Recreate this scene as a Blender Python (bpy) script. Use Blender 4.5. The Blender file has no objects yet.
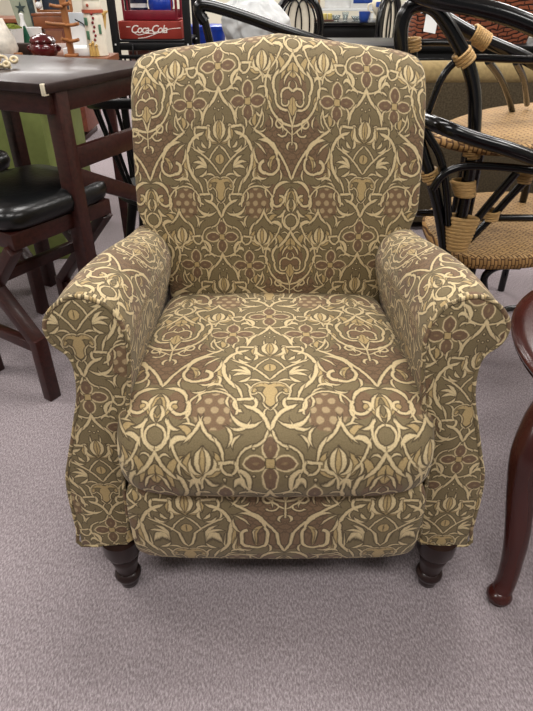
import bpy, bmesh, math, random
from mathutils import Vector, Matrix
random.seed(7)
SC=bpy.context.scene; COL=SC.collection
# ------------------------------------------------------------------ camera
F=560.0; PITCH=math.radians(33.5); CAM=Vector((-.024,-.786,1.168))
cd=bpy.data.cameras.new('camera'); cam=bpy.data.objects.new('camera',cd); COL.objects.link(cam)
cam.location=CAM; cam.rotation_euler=(math.pi/2-PITCH,0,0)
cd.sensor_fit='HORIZONTAL'; cd.sensor_width=36; cd.lens=36*F/533; cd.clip_start=.02; cd.clip_end=60
SC.camera=cam
def at(x,y,Y):
    a=(x-266.5)/F; b=(355.5-y)/F
    r=Vector((a, math.cos(PITCH)+b*math.sin(PITCH), -math.sin(PITCH)+b*math.cos(PITCH)))
    return CAM+r*((Y-CAM.y)/r.y)
# ------------------------------------------------------------------ helpers
def lin(c): return tuple((v/12.92 if v<=.04045 else ((v+.055)/1.055)**2.4) for v in (q/255 for q in c))
MATS={}
def mat(name,rgb,rough=.5,spec=.5,metal=0,var=.12,scale=30,bump=0,coat=0,stretch=(1,1,1),rgb2=None,trans=0,ior=1.45,emit=0):
    m=bpy.data.materials.new(name); m.use_nodes=True; nt=m.node_tree; N=nt.nodes; L=nt.links
    b=N['Principled BSDF']; c=lin(rgb); c2=lin(rgb2) if rgb2 else tuple(v*(1-var*2) for v in c)
    tc=N.new('ShaderNodeTexCoord'); mp=N.new('ShaderNodeMapping'); mp.inputs['Scale'].default_value=stretch
    L.new(tc.outputs['Object'],mp.inputs['Vector'])
    nz=N.new('ShaderNodeTexNoise'); nz.inputs['Scale'].default_value=scale; nz.inputs['Detail'].default_value=4
    L.new(mp.outputs[0],nz.inputs['Vector'])
    mr=N.new('ShaderNodeMapRange'); mr.inputs[1].default_value=.35; mr.inputs[2].default_value=.65; L.new(nz.outputs[0],mr.inputs[0])
    mx=N.new('ShaderNodeMix'); mx.data_type='RGBA'; mx.inputs[6].default_value=c+(1,); mx.inputs[7].default_value=c2+(1,)
    L.new(mr.outputs[0],mx.inputs[0]); L.new(mx.outputs[2],b.inputs['Base Color'])
    b.inputs['Roughness'].default_value=rough; b.inputs['Specular IOR Level'].default_value=spec; b.inputs['Metallic'].default_value=metal
    b.inputs['Coat Weight'].default_value=coat; b.inputs['Coat Roughness'].default_value=.12
    b.inputs['Transmission Weight'].default_value=trans; b.inputs['IOR'].default_value=ior
    if bump:
        bp=N.new('ShaderNodeBump'); bp.inputs['Strength'].default_value=bump; bp.inputs['Distance'].default_value=.004
        L.new(nz.outputs[0],bp.inputs['Height']); L.new(bp.outputs[0],b.inputs['Normal'])
    MATS[name]=m; return m
def link(name,me,m=None,parent=None,smooth=True,loc=(0,0,0)):
    o=bpy.data.objects.new(name,me); COL.objects.link(o); o.location=loc
    if m: me.materials.append(m)
    if smooth:
        for p in me.polygons: p.use_smooth=True
    if parent: o.parent=parent
    return o
def build(name,bm,m=None,parent=None,smooth=True,sharp=None):
    bmesh.ops.recalc_face_normals(bm,faces=bm.faces)
    me=bpy.data.meshes.new(name); bm.to_mesh(me); bm.free()
    o=link(name,me,m,parent,smooth)
    if sharp is not None and smooth:
        me.set_sharp_from_angle(angle=math.radians(sharp))
    if parent: o.matrix_parent_inverse=parent_inv(parent)
    return o
def parent_inv(p):
    M=Matrix.Identity(4); q=p
    chain=[]
    while q: chain.append(q); q=q.parent
    for q in reversed(chain):
        M=M@q.matrix_parent_inverse@Matrix.LocRotScale(q.location,q.rotation_euler,q.scale)
    return M.inverted()
def thing(name,label,cat,loc=(0,0,0),group=None):
    o=bpy.data.objects.new(name,None); COL.objects.link(o); o.location=loc; o.empty_display_size=.05
    return tag(o,label,cat,group)
def tag(o,label,cat,group=None):
    o['label']=label; o['category']=cat
    if group: o['group']=group
    return o
def struct(o): o['kind']='structure'; return o
def box(bm,c,s,rz=0,M=None,bev=0):
    r=bmesh.ops.create_cube(bm,size=1); vs=r['verts']
    T=(M or Matrix.Identity(4))@Matrix.Translation(c)@Matrix.Rotation(rz,4,'Z')@Matrix.Diagonal((s[0],s[1],s[2],1))
    bmesh.ops.transform(bm,matrix=T,verts=vs)
    if bev:
        es=list({e for v in vs for e in v.link_edges})
        bmesh.ops.bevel(bm,geom=es,offset=bev,segments=2,affect='EDGES',profile=.5)
    return vs
def beam(bm,a,b,w,h,bev=0,up=(0,0,1)):
    a,b=Vector(a),Vector(b); d=b-a; L=d.length; z=d.normalized(); u=Vector(up)
    if abs(z.dot(u))>.97: u=Vector((0,1,0))
    x=u.cross(z).normalized(); y=z.cross(x)
    M=Matrix((x,y,z)).transposed().to_4x4(); M.translation=(a+b)/2
    return box(bm,(0,0,0),(w,h,L),M=M,bev=bev)
def bx(name,c,s,m,parent=None,rz=0,bev=.004):
    bm=bmesh.new(); box(bm,c,s,rz,bev=bev); return build(name,bm,m,parent,True,40)
def bar(name,a,b,w,h,m,parent=None,bev=.003,up=(0,0,1)):
    bm=bmesh.new(); beam(bm,a,b,w,h,bev,up); return build(name,bm,m,parent,True,40)
def spline(pts,n=6,closed=False):
    P=[Vector(p) for p in pts]; out=[]; N=len(P)
    for i in range(N if closed else N-1):
        p0=P[(i-1)%N] if closed or i>0 else P[0]*2-P[1]
        p1=P[i]; p2=P[(i+1)%N]
        p3=P[(i+2)%N] if closed or i+2<N else P[-1]*2-P[-2]
        for k in range(n):
            t=k/n; out.append(.5*((2*p1)+(p2-p0)*t+(2*p0-5*p1+4*p2-p3)*t*t+(3*p1-p0-3*p2+p3)*t**3))
    if not closed: out.append(P[-1])
    return out
def tube_bm(bm,pts,r,seg=10,n=6,closed=False,smooth=True):
    P=spline(pts,n,closed) if smooth else [Vector(p) for p in pts]
    N=len(P); rs=r if callable(r) else (lambda t:r)
    rings=[]; up=None
    for i,p in enumerate(P):
        a=P[(i-1)%N] if closed or i>0 else p; b=P[(i+1)%N] if closed or i<N-1 else p
        d=(b-a).normalized()
        if up is None:
            up=d.orthogonal().normalized()
        up=(up-d*up.dot(d)).normalized(); s=d.cross(up)
        R=rs(i/(N-1))
        rings.append([bm.verts.new(p+(up*math.cos(2*math.pi*k/seg)+s*math.sin(2*math.pi*k/seg))*R) for k in range(seg)])
    for i in range(N if closed else N-1):
        A,B=rings[i],rings[(i+1)%N]
        if closed and i==N-1:   # align twist
            k0=min(range(seg),key=lambda k:(B[k].co-A[0].co).length); B=B[k0:]+B[:k0]
        for k in range(seg): bm.faces.new((A[k],A[(k+1)%seg],B[(k+1)%seg],B[k]))
    if not closed:
        bm.faces.new(rings[0]); bm.faces.new(rings[-1][::-1])
def tube(name,pts,r,m,parent=None,seg=10,n=6,closed=False):
    bm=bmesh.new(); tube_bm(bm,pts,r,seg,n,closed); return build(name,bm,m,parent,True,50)
def lathe_bm(bm,prof,c=(0,0,0),seg=28,sx=1,sy=1):
    rings=[]
    for r,z in prof:
        rings.append([bm.verts.new((c[0]+max(r,1e-4)*sx*math.cos(2*math.pi*k/seg),c[1]+max(r,1e-4)*sy*math.sin(2*math.pi*k/seg),c[2]+z)) for k in range(seg)])
    for A,B in zip(rings,rings[1:]):
        for k in range(seg): bm.faces.new((A[k],A[(k+1)%seg],B[(k+1)%seg],B[k]))
    bm.faces.new(rings[0]); bm.faces.new(rings[-1])
def lathe(name,prof,m,parent=None,c=(0,0,0),seg=28,sx=1,sy=1):
    bm=bmesh.new(); lathe_bm(bm,prof,c,seg,sx,sy); return build(name,bm,m,parent,True,45)
def prism(name,pts,z0,z1,m,parent=None,bev=0):
    bm=bmesh.new(); A=[bm.verts.new((p[0],p[1],z0)) for p in pts]; B=[bm.verts.new((p[0],p[1],z1)) for p in pts]
    n=len(pts); bm.faces.new(A[::-1]); t=bm.faces.new(B)
    for k in range(n): bm.faces.new((A[k],A[(k+1)%n],B[(k+1)%n],B[k]))
    if bev: bmesh.ops.bevel(bm,geom=list(t.edges),offset=bev,segments=3,affect='EDGES',profile=.5)
    return build(name,bm,m,parent,True,40)
def plate(name,pts,o,ux,uy,th,m,parent=None,smooth=False):
    """flat outline pts (2D) standing in the plane o+ux*a+uy*b, thickness th along ux x uy"""
    bm=bmesh.new(); o,ux,uy=Vector(o),Vector(ux).normalized(),Vector(uy).normalized(); n=ux.cross(uy)*th
    A=[bm.verts.new(o+ux*a+uy*b) for a,b in pts]; B=[bm.verts.new(o+ux*a+uy*b+n) for a,b in pts]; k=len(pts)
    bm.faces.new(A); bm.faces.new(B[::-1])
    for i in range(k): bm.faces.new((A[i],A[(i+1)%k],B[(i+1)%k],B[i]))
    return build(name,bm,m,parent,smooth,40)
def uvset(o,fn):
    me=o.data; uv=me.uv_layers.new(name='cloth')
    for lp in me.loops: uv.data[lp.index].uv=fn(lp.vertex_index,me.vertices[lp.vertex_index].co)
# half tile: u 0..77 (axis A = lotus ogee, axis B = spade), v 0..163, cream strokes
CREAM=[
 # lotus ogee on axis A
 ('A',(0,-5),(3.5,6),(10.5,13.5),1.7),('A',(10,13),(15.5,20),(17,30),1.7),
 # upper knot
 ('S',(24.5,32),(12,33),1.5),('A',(12,33),(10.5,38),(13,43),1.5),('A',(24.5,32),(26,38),(21,43),1.4),
 # oval
 ('A',(16.5,38),(28,43),(34,56),1.8),('A',(34,56),(33,71),(24.5,84),1.8),('A',(25,83),(22,88),(20.5,95),1.7),
 # lower knot
 ('S',(23.5,97),(11,96.5),1.5),('A',(11,96.5),(9.5,101),(13,105),1.5),('A',(23.5,97),(24.5,103),(19,107),1.4),
 ('A',(18,103),(6.5,109),(1,121),1.7),('T',(27,106),(17,118),(4,113),1.9),
 # quatrefoil frame around rosette
 ('A',(2,121),(5,128),(12,131),1.1),('A',(12,131),(21,138),(20,149),1.1),('A',(20,149),(15,159),(0,164),1.1),
 # small ogee
 ('A',(47,112),(43,122),(37,127),1.5),('A',(37.5,126.5),(33,132),(32,140),1.5),
 ('A',(47,112),(51,122),(57,127),1.5),('T',(54,127),(62,126),(67,133),2.4),
 # third knot
 ('S',(35,142),(24,141),1.4),('A',(24,141),(22.5,146),(26,149.5),1.3),('A',(32,141),(31,148),(25,150),1.3),
 ('A',(33,146),(42,149),(46,160),1.2),('T',(25,146),(16,150),(16,163),2.2),('T',(18,160),(21,154),(24,159),2),
 ('T',(17,165),(12,162),(9,167),1.6),('T',(46,158),(50,154),(54,160),1.8),('T',(45,162),(50,166),(47,173),1.8),
 # dome and frame lines
 ('A',(54,116),(37,89),(23,110),1.1),('A',(36,36),(58,52),(77,84),1.5),('A',(45,18),(43,28),(36,37),1.2),
 ('A',(44,19),(47,27),(43,35),1.0),
 # curled leaf under the line
 ('T',(40,46),(57,51),(61,66),2.6),('A',(60.5,62),(58,77),(49,76),1.6),('A',(50,76),(43,72),(48,65),1.9),
 ('T',(37,50),(38,62),(44,70),1.5),('T',(36,47),(45,53),(50,60),1.3),('T',(39,84),(36,76),(40,70),1.5),
 ('T',(33,86),(39,81),(45,86),1.6),('T',(39,76),(46,82),(52,80),1.4),
 # C scroll near axis B
 ('T',(77,86),(64,87),(58,101),2.0),('A',(58,98),(60,109),(67,106),1.5),('A',(66.5,106),(69,101),(64,99),1.5),
 ('T',(77,90),(71,98),(72,108),1.5),('T',(77,101),(73,108),(77,116),1.6),('T',(69,112),(66,119),(60,120),1.6),
 ('T',(60,113),(55,108),(57,101),1.4),
 # lattice loops above spade
 ('A',(77,117),(70,124),(77,132),1.2),('A',(71,113),(68,124),(77,134),1.3),
 # spade
 ('A',(77,133),(71,145),(63,152),1.7),('A',(63,151),(57,160),(60,170),1.7),
 ('A',(66,126),(62,138),(54,148),1.2),('A',(54,148),(49,160),(52,174),1.3),('A',(52,174),(58,187),(77,197),1.4),
 ('A',(77,168),(68,166),(66,174),1.2),('A',(66,174),(69,180),(73,175),1.1),('T',(77,158),(73,163),(77,168),1.0),('A',(60,169),(62,180),(72,183),1.4),('T',(77,150),(70,156),(68,164),1.3),
 ('A',(72,184),(75,190),(77,201),1.2),
 # stem below spade
 ('S',(77,195),(77,214),1.0),('A',(77,204),(69,199),(62,192),1.3),('R',(63.5,195),3.6,1.2),('A',(72,201),(68,206),(62,204),1.1),
 ('T',(77,211),(73,212),(74,219),1.5),
 # cross lines and leaf sprays in oval
 ('A',(0,78),(13,62),(30,51),1.2),('A',(0,50),(7,56),(11.5,65),1.1),
 ('T',(13,52),(17,50),(19,45),1.6),('T',(13,53),(10,48),(12,43),1.6),('T',(14,55),(21,54),(24,49),1.5),
 ('T',(14,72),(20,66),(30,66),1.8),('T',(14,72),(19,69),(28,73),1.7),('T',(14,72),(16,66),(25,59),1.8),('T',(14,72),(16,76),(24,79),1.6),
 # lotus buds, cream outline petals
 ('T',(0,26),(5,34),(0,45),2.0),('T',(2,46),(9,44),(9,33),1.8),('T',(9,33),(11,31),(14,32),1.0),
 ('T',(4,21),(4.5,26),(3,31),1.1),('C',(0,10),1.2),('C',(4,16),1.1),('C',(0,17.5),1.0),
 # small lotus
 ('T',(45,131),(49,140),(45,150),2.0),('T',(45,131),(41,140),(45,150),2.0),('T',(45,150),(38,147),(38,138),1.7),('T',(45,150),(52,147),(52,138),1.7),
 ('T',(45,150),(40,156),(34,156),1.2),('T',(45,150),(51,155),(57,153),1.2),
 ('A',(0,81),(7,80),(14,87),.9),('A',(14,87),(12,92),(9,90),.9),('A',(9,90),(5,94),(5,100),.9),('A',(5,100),(3,104),(0,106),.9),
 # fleur curls
 ('T',(7,99),(14,92),(11,85),1.0),('T',(0,104),(4,108),(3,114),1.0),
 # small filler leaves
 ('T',(23,15),(18,20),(21,27),1.4),('T',(39,20),(42,24),(46,25),1.3),('T',(22,4),(19,0),(14,0),1.2),('T',(40,3),(44,0),(49,2),1.3),
 ('T',(25,24),(29,30),(27,36),1.2),('T',(35,25),(33,31),(37,33),1.1),('C',(11,132.5),1.0),('C',(11,151.5),1.0),('C',(30.5,-9),1.2),
 ('T',(5,81),(9,77),(17,79),1.3),('T',(20,80),(15,84),(15,91),1.2),('T',(29,93),(33,87),(40,86),1.1),('T',(27,92),(30,98),(27,105),1.3),
 ('T',(13,113),(19,120),(28,118),1.4),('T',(31,118),(26,124),(29,132),1.4),('T',(19,124),(24,127),(25,133),1.2),
 ('T',(57,138),(61,144),(58,152),1.3),('T',(49,119),(54,116),(60,117),1.1),('T',(66,139),(70,136),(74,141),1.1),('T',(26,43),(28,47),(25,52),1.1),
 ('T',(60,30),(66,34),(67,41),1.1),('T',(52,24),(56,30),(54,37),1.2),('T',(50,34),(46,38),(41,37),1.1),('T',(52,88),(49,94),(52,101),1.3),
 ('T',(45,86),(50,90),(56,88),1.2),('T',(63,72),(66,78),(63,85),1.3),('T',(55,64),(52,68),(54,72),1.0),('T',(31,68),(29,74),(31,80),1.0),
]
GOLD=[('T',(0,27),(3,36),(0,47),2.6),('T',(2,47),(11,43),(9,31),2.4),
 ('T',(0,82),(2,92),(0,104),3.6),('T',(0,90),(8,82),(13,89),2.2),('C',(11.5,88.5),2.2),
 ('T',(45,131),(46,140),(45,150),3),('T',(45,151),(36,147),(37,135),3),('T',(45,151),(54,147),(53,135),3),
 ('T',(77,143),(74,149),(77,156),2.4),('T',(77,172),(74.5,180),(77,188),2.2),
 ('T',(0,58),(2.5,62),(0,67),2),('T',(58,137),(66,144),(65,158),2.6),('T',(39,60),(36,68),(39,76),2.6),('C',(39,79),3.4),
 ('T',(77,94),(71,102),(77,112),3),('T',(49,6),(53,12),(50,20),2.2),('C',(66,103),2.4),('T',(60,60),(54,66),(55,74),2.0),
 ('T',(40,22),(37,28),(38,34),1.8),('T',(62,118),(56,120),(54,128),2)]
BROWN=[('C',(77,48),33),('C',(47,66),15),('C',(38,106),15.5),('C',(77,165),14.5),('C',(60,100),13)]
ROSETTES=[(0,142),(30.5,11.5)]
# ------------------------------------------------------------------ damask upholstery, drawn with node maths
PU,PV=77.0,163.0      # half tile, mirrored in u, repeated in v (1 unit = about 2.6 mm of cloth)
def circ(a,b,c):
    (ax,ay),(bx_,by),(cx,cy)=a,b,c
    d=2*(ax*(by-cy)+bx_*(cy-ay)+cx*(ay-by))
    ux=((ax*ax+ay*ay)*(by-cy)+(bx_*bx_+by*by)*(cy-ay)+(cx*cx+cy*cy)*(ay-by))/d
    uy=((ax*ax+ay*ay)*(cx-bx_)+(bx_*bx_+by*by)*(ax-cx)+(cx*cx+cy*cy)*(bx_-ax))/d
    return ux,uy,math.hypot(ax-ux,ay-uy)
def chord(a,b,c):
    mx,my=(a[0]+c[0])/2,(a[1]+c[1])/2; nx,ny=-(c[1]-a[1]),c[0]-a[0]; L=math.hypot(nx,ny); nx/=L; ny/=L
    h=(b[0]-mx)*nx+(b[1]-my)*ny
    if h<0: nx,ny,h=-nx,-ny,-h
    return mx,my,nx,ny,h
def leaf(a,b,c,w):
    mx,my,nx,ny,h=chord(a,b,c); h2=h-w
    if abs(h2)<.15: h2=.15
    return circ(a,(mx+nx*(h+w),my+ny*(h+w)),c),circ(a,(mx+nx*h2,my+ny*h2),c),(-1 if h2>0 else 1)
def vspan(pr):
    if pr[0] in 'CR':
        r=pr[2]+(pr[3] if pr[0]=='R' else 0); return pr[1][1]-r,pr[1][1]+r
    pts=pr[1:-1]; w=pr[-1]+3; ys=[p[1] for p in pts]
    if pr[0] in 'AT':
        ux,uy,r=circ(*pts); mx,my,nx,ny,h=chord(*pts); k=mx*nx+my*ny
        for yy in (uy-r,uy+r):
            if ux*nx+yy*ny>k: ys.append(yy)
    return min(ys)-w,max(ys)+w
def wrapped(L):
    out=[]
    for pr in L:
        lo,hi=vspan(pr)
        for o in (-PV,0,PV):
            if hi+o>0 and lo+o<PV: out.append((pr[0],)+tuple((q[0],q[1]+o) if isinstance(q,tuple) else q for q in pr[1:]))
    return out
def damask(name):
    m=bpy.data.materials.new(name); m.use_nodes=True; nt=m.node_tree; N=nt.nodes; L=nt.links; b=N['Principled BSDF']
    def setin(s,v):
        if isinstance(v,(int,float)): s.default_value=v
        elif isinstance(v,tuple): s.default_value=(v+(0,0,0))[:3]
        else: L.new(v,s)
    def M(op,*a,clamp=False):
        n=N.new('ShaderNodeMath'); n.operation=op; n.use_clamp=clamp
        for i,v in enumerate(a): setin(n.inputs[i],v)
        return n.outputs[0]
    def VM(op,a,bb):
        n=N.new('ShaderNodeVectorMath'); n.operation=op; setin(n.inputs[0],a); setin(n.inputs[1],bb)
        return n.outputs['Value'] if op in('DISTANCE','DOT_PRODUCT','LENGTH') else n.outputs['Vector']
    tc=N.new('ShaderNodeUVMap'); tc.uv_map='cloth'
    nzw=N.new('ShaderNodeTexNoise'); nzw.inputs['Scale'].default_value=.35; nzw.inputs['Detail'].default_value=2; L.new(tc.outputs[0],nzw.inputs['Vector'])
    wob=VM('MULTIPLY',VM('SUBTRACT',nzw.outputs['Color'],(.5,.5,.5)),(1.6,1.6,0))
    sp=N.new('ShaderNodeSeparateXYZ'); L.new(VM('ADD',tc.outputs[0],wob),sp.inputs[0])
    U=M('PINGPONG',sp.outputs[0],PU); V=M('FLOORED_MODULO',sp.outputs[1],PV)
    cb=N.new('ShaderNodeCombineXYZ'); L.new(U,cb.inputs[0]); L.new(V,cb.inputs[1]); P=cb.outputs[0]
    def sdf(pr):
        t=pr[0]
        if t=='C': return M('SUBTRACT',VM('DISTANCE',P,pr[1]),pr[2])
        if t=='R': return M('SUBTRACT',M('ABSOLUTE',M('SUBTRACT',VM('DISTANCE',P,pr[1]),pr[2])),pr[3])
        if t=='S':
            a,c,w=pr[1:]; dx,dy=c[0]-a[0],c[1]-a[1]; Ln=math.hypot(dx,dy); dx/=Ln; dy/=Ln
            l=M('ABSOLUTE',M('ADD',VM('DOT_PRODUCT',P,(-dy,dx)),a[0]*dy-a[1]*dx))
            tt=M('ABSOLUTE',M('SUBTRACT',VM('DOT_PRODUCT',P,(dx,dy)),a[0]*dx+a[1]*dy+Ln/2))
            return M('MAXIMUM',M('SUBTRACT',l,w),M('SUBTRACT',tt,Ln/2))
        if t=='T':
            (x1,y1,r1),(x2,y2,r2),sg=leaf(*pr[1:])
            d1=M('SUBTRACT',VM('DISTANCE',P,(x1,y1)),r1); d2=VM('DISTANCE',P,(x2,y2))
            d2=M('SUBTRACT',d2,r2) if sg>0 else M('SUBTRACT',r2,d2)
            return M('MAXIMUM',d1,d2)
        ux,uy,r=circ(*pr[1:4]); mx,my,nx,ny,h=chord(*pr[1:4])
        e=M('SUBTRACT',M('ABSOLUTE',M('SUBTRACT',VM('DISTANCE',P,(ux,uy)),r)),pr[4])
        return M('MAXIMUM',e,M('SUBTRACT',mx*nx+my*ny,VM('DOT_PRODUCT',P,(nx,ny))))
    def union(lst):
        r=None
        for d in lst: r=d if r is None else M('MINIMUM',r,d)
        return r
    cr=M('ADD',union(sdf(p) for p in wrapped(CREAM)),.40); go=union(sdf(p) for p in wrapped(GOLD)); br=union(sdf(p) for p in wrapped(BROWN))
    pets,cens,seeds=[],[],[]
    for c in ROSETTES:
        for o in (-PV,0,PV):
            if not -25<c[1]+o<PV+25: continue
            s=N.new('ShaderNodeSeparateXYZ'); n=N.new('ShaderNodeVectorMath'); n.operation='ABSOLUTE'
            L.new(VM('SUBTRACT',P,(c[0],c[1]+o)),n.inputs[0]); L.new(n.outputs[0],s.inputs[0])
            a=M('MAXIMUM',s.outputs[0],s.outputs[1]); bb=M('MINIMUM',s.outputs[0],s.outputs[1])
            q=N.new('ShaderNodeCombineXYZ'); L.new(a,q.inputs[0]); L.new(bb,q.inputs[1])
            pets.append(M('SUBTRACT',VM('DISTANCE',q.outputs[0],(10.0,-3.4)),8.1)); cens.append(M('SUBTRACT',a,2.8))
            seeds.append(M('SUBTRACT',VM('DISTANCE',q.outputs[0],(9.6,-2.0)),2.8))
    pet,cen,seed=union(pets),union(cens),union(seeds)
    def mask(d,w,k=1.0): return M('MULTIPLY',M('MULTIPLY_ADD',d,-1/w,.5,clamp=True),k)
    def mix(A,c,f):
        n=N.new('ShaderNodeMix'); n.data_type='RGBA'
        if isinstance(f,(int,float)): n.inputs[0].default_value=f
        else: L.new(f,n.inputs[0])
        for i,x in ((6,A),(7,c)):
            if isinstance(x,tuple): n.inputs[i].default_value=lin(x)+(1,)
            else: L.new(x,n.inputs[i])
        return n.outputs[2]
    c=mix(OLIVE,BROWNC,mask(br,1))
    Pd=9.0
    def dots(o):
        x=M('SUBTRACT',M('FLOORED_MODULO',M('ADD',U,-38+o*Pd/2+Pd/2),Pd),Pd/2)
        y=M('SUBTRACT',M('FLOORED_MODULO',M('ADD',V,-106+o*Pd*.866+Pd*.866),Pd*1.732),Pd*.866)
        return M('SQRT',M('ADD',M('MULTIPLY',x,x),M('MULTIPLY',y,y)))
    g=M('SUBTRACT',M('MINIMUM',dots(0),dots(1)),2.7)
    c=mix(c,DOTS,mask(M('MAXIMUM',g,M('SUBTRACT',VM('DISTANCE',P,(38,106)),15)),1))
    row=M('FLOORED_MODULO',M('FLOOR',M('DIVIDE',V,5)),2)
    sx=M('SUBTRACT',M('FLOORED_MODULO',M('ADD',U,M('MULTIPLY',row,4)),8),4); sy=M('FLOORED_MODULO',V,5)
    sc=M('SUBTRACT',M('ABSOLUTE',M('SUBTRACT',M('SQRT',M('ADD',M('MULTIPLY',sx,sx),M('MULTIPLY',sy,sy))),4.2)),.5)
    c=mix(c,DARK,mask(M('MAXIMUM',sc,M('SUBTRACT',VM('DISTANCE',P,(77,48)),32)),1,.5))
    c=mix(c,DARK,mask(M('SUBTRACT',go,.8),.9,.75)); c=mix(c,GOLDC,mask(go,.9))
    c=mix(c,CREAMC,mask(M('SUBTRACT',pet,1.1),.9)); c=mix(c,PETAL,mask(pet,.9)); c=mix(c,GOLDC,mask(seed,1.2,.35))
    c=mix(c,DARK,mask(M('SUBTRACT',cen,.8),.9)); c=mix(c,GOLDC,mask(cen,.9))
    c=mix(c,DARK,mask(M('SUBTRACT',cr,.9),1.0,.8)); c=mix(c,CREAMC,mask(cr,.9))
    # woven ribs and thread variation
    rib=N.new('ShaderNodeTexWave'); rib.inputs['Scale'].default_value=.42; rib.inputs['Distortion'].default_value=.6; L.new(tc.outputs[0],rib.inputs['Vector'])
    nz=N.new('ShaderNodeTexNoise'); nz.inputs['Scale'].default_value=.9; nz.inputs['Detail'].default_value=5; L.new(tc.outputs[0],nz.inputs['Vector'])
    hv=M('ADD',M('MULTIPLY',rib.outputs['Fac'],.16),M('MULTIPLY',nz.outputs[0],.7))
    hs=N.new('ShaderNodeHueSaturation'); L.new(c,hs.inputs['Color']); L.new(M('ADD',hv,.57),hs.inputs['Value'])
    L.new(hs.outputs[0],b.inputs['Base Color'])
    b.inputs['Roughness'].default_value=.78; b.inputs['Specular IOR Level'].default_value=.25
    b.inputs['Sheen Weight'].default_value=.12; b.inputs['Sheen Roughness'].default_value=.45
    n2=N.new('ShaderNodeTexNoise'); n2.inputs['Scale'].default_value=.06; n2.inputs['Detail'].default_value=4; L.new(tc.outputs[0],n2.inputs['Vector'])
    hh=M('ADD',M('MULTIPLY',nz.outputs[0],.25),n2.outputs[0])
    bp=N.new('ShaderNodeBump'); bp.inputs['Strength'].default_value=.35; bp.inputs['Distance'].default_value=.006; L.new(hh,bp.inputs['Height']); L.new(bp.outputs[0],b.inputs['Normal'])
    return m
OLIVE,BROWNC,CREAMC,GOLDC,DARK,DOTS,PETAL=(115,101,73),(114,91,68),(200,180,139),(170,147,103),(56,44,31),(162,141,107),(108,85,65)
FAB=damask('damask_upholstery')
WELT=FAB
LEGM=mat('dark_walnut_leg',(40,24,22),.32,.4,coat=.15,var=.2,scale=20,stretch=(1,1,.2))
UNDER=mat('black_dust_cover',(18,16,15),.9,.1)
# ------------------------------------------------------------------ recliner
rec=thing('recliner','roll-arm recliner in a brown and cream scroll damask, alone in the middle of the carpet','armchair',(0,.3,0))
def px_scale(k): return 385.0*k      # metres -> cloth units
K=410.0
def puffy(name,path,hw,ns=40,m=5.0,e=2.6,xf=None,parent=rec,u0=0,v0=0,uvk=K,nprof=8,vs=1,vk=None):
    """closed y-z path swept across x with pillowed ends"""
    P=spline([(0,p[0],p[1]) for p in path],nprof,True); n=len(P)
    c=sum(P,Vector())/n
    arc=[0]
    for i in range(1,n): arc.append(arc[-1]+(P[i]-P[i-1]).length)
    bm=bmesh.new(); rows=[]; uvs=[]
    for j in range(ns+1):
        th=-math.pi/2+math.pi*j/ns
        s=math.copysign(abs(math.sin(th))**(2/m),math.sin(th)) ; k=max(abs(math.cos(th)),0)**(2/m) if j not in(0,ns) else .02
        row=[]
        for i,p in enumerate(P):
            q=c+(p-c)*k; q.x=s*hw
            if xf: q=xf(q)
            row.append(bm.verts.new(q)); uvs.append((u0+q.x*uvk,v0+vs*arc[i]*(vk or uvk)))
        rows.append(row)
    for j in range(ns):
        for i in range(n): bm.faces.new((rows[j][i],rows[j][(i+1)%n],rows[j+1][(i+1)%n],rows[j+1][i]))
    bm.faces.new(rows[0]); bm.faces.new(rows[-1])
    o=build(name,bm,FAB,parent); uvset(o,lambda vi,co:uvs[vi]); return o
# seat cushion: path runs from the back edge over the crown and down the front lip
seat_path=[(.56,.478),(.48,.492),(.36,.508),(.22,.520),(.10,.526),(.01,.520),(-.045,.498),(-.075,.455),(-.078,.405),(-.055,.366),(.0,.35),(.2,.34),(.4,.35),(.55,.37),(.585,.42)]
def seat_xf(q):
    f=max(0,min(1,(.12-q.y)/.2)); w=1+.055*f-.03*max(0,min(1,(q.y-.2)/.35))
    return Vector((q.x*w-.007,q.y+.03*(abs(q.x)/.29)**4*f,q.z+.012*(1-(q.x/.29)**2)*(1 if q.z>.42 else 0)))
puffy('seat_cushion',seat_path,.289,m=10,xf=seat_xf,u0=6.5,v0=-93.7,uvk=377,vk=355)
# footrest panel
fp=[(.0,.375),(-.035,.37),(-.048,.33),(-.05,.27),(-.045,.21),(-.03,.172),(.0,.163),(.03,.18),(.035,.27),(.03,.36)]
def fp_xf(q):
    return Vector((q.x-.006,q.y,q.z-(.016+.008*(1-(q.x/.29)**2))*(1 if q.z<.25 else 0)))
puffy('footrest_panel',fp,.292,m=9,xf=fp_xf,u0=77-5,v0=8,uvk=395)
# backrest
bp_=[(.540,.44),(.535,.54),(.545,.66),(.572,.80),(.606,.92),(.640,.995),(.675,1.032),(.725,1.040),(.765,1.01),(.775,.94),(.745,.8),(.71,.6),(.69,.45),(.62,.40)]
def bk_xf(q):
    t=max(0,min(1,(q.z-.44)/.6)); u=abs(q.x)/.345
    w=.82+.185*max(0,min(1,(q.z-.52)/.20))**1.0 if q.z<.72 else 1.005+.0*(q.z-.72)
    z=q.z+.050*(1-u**1.6)*t**3-.016
    y=q.y-.018*(1-u**2)+.012*t*u**4
    return Vector((q.x*w+.004,y,z))
puffy('backrest',bp_,.347,ns=56,m=20,xf=bk_xf,u0=61,v0=80.5,vs=-1,uvk=455)
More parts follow.
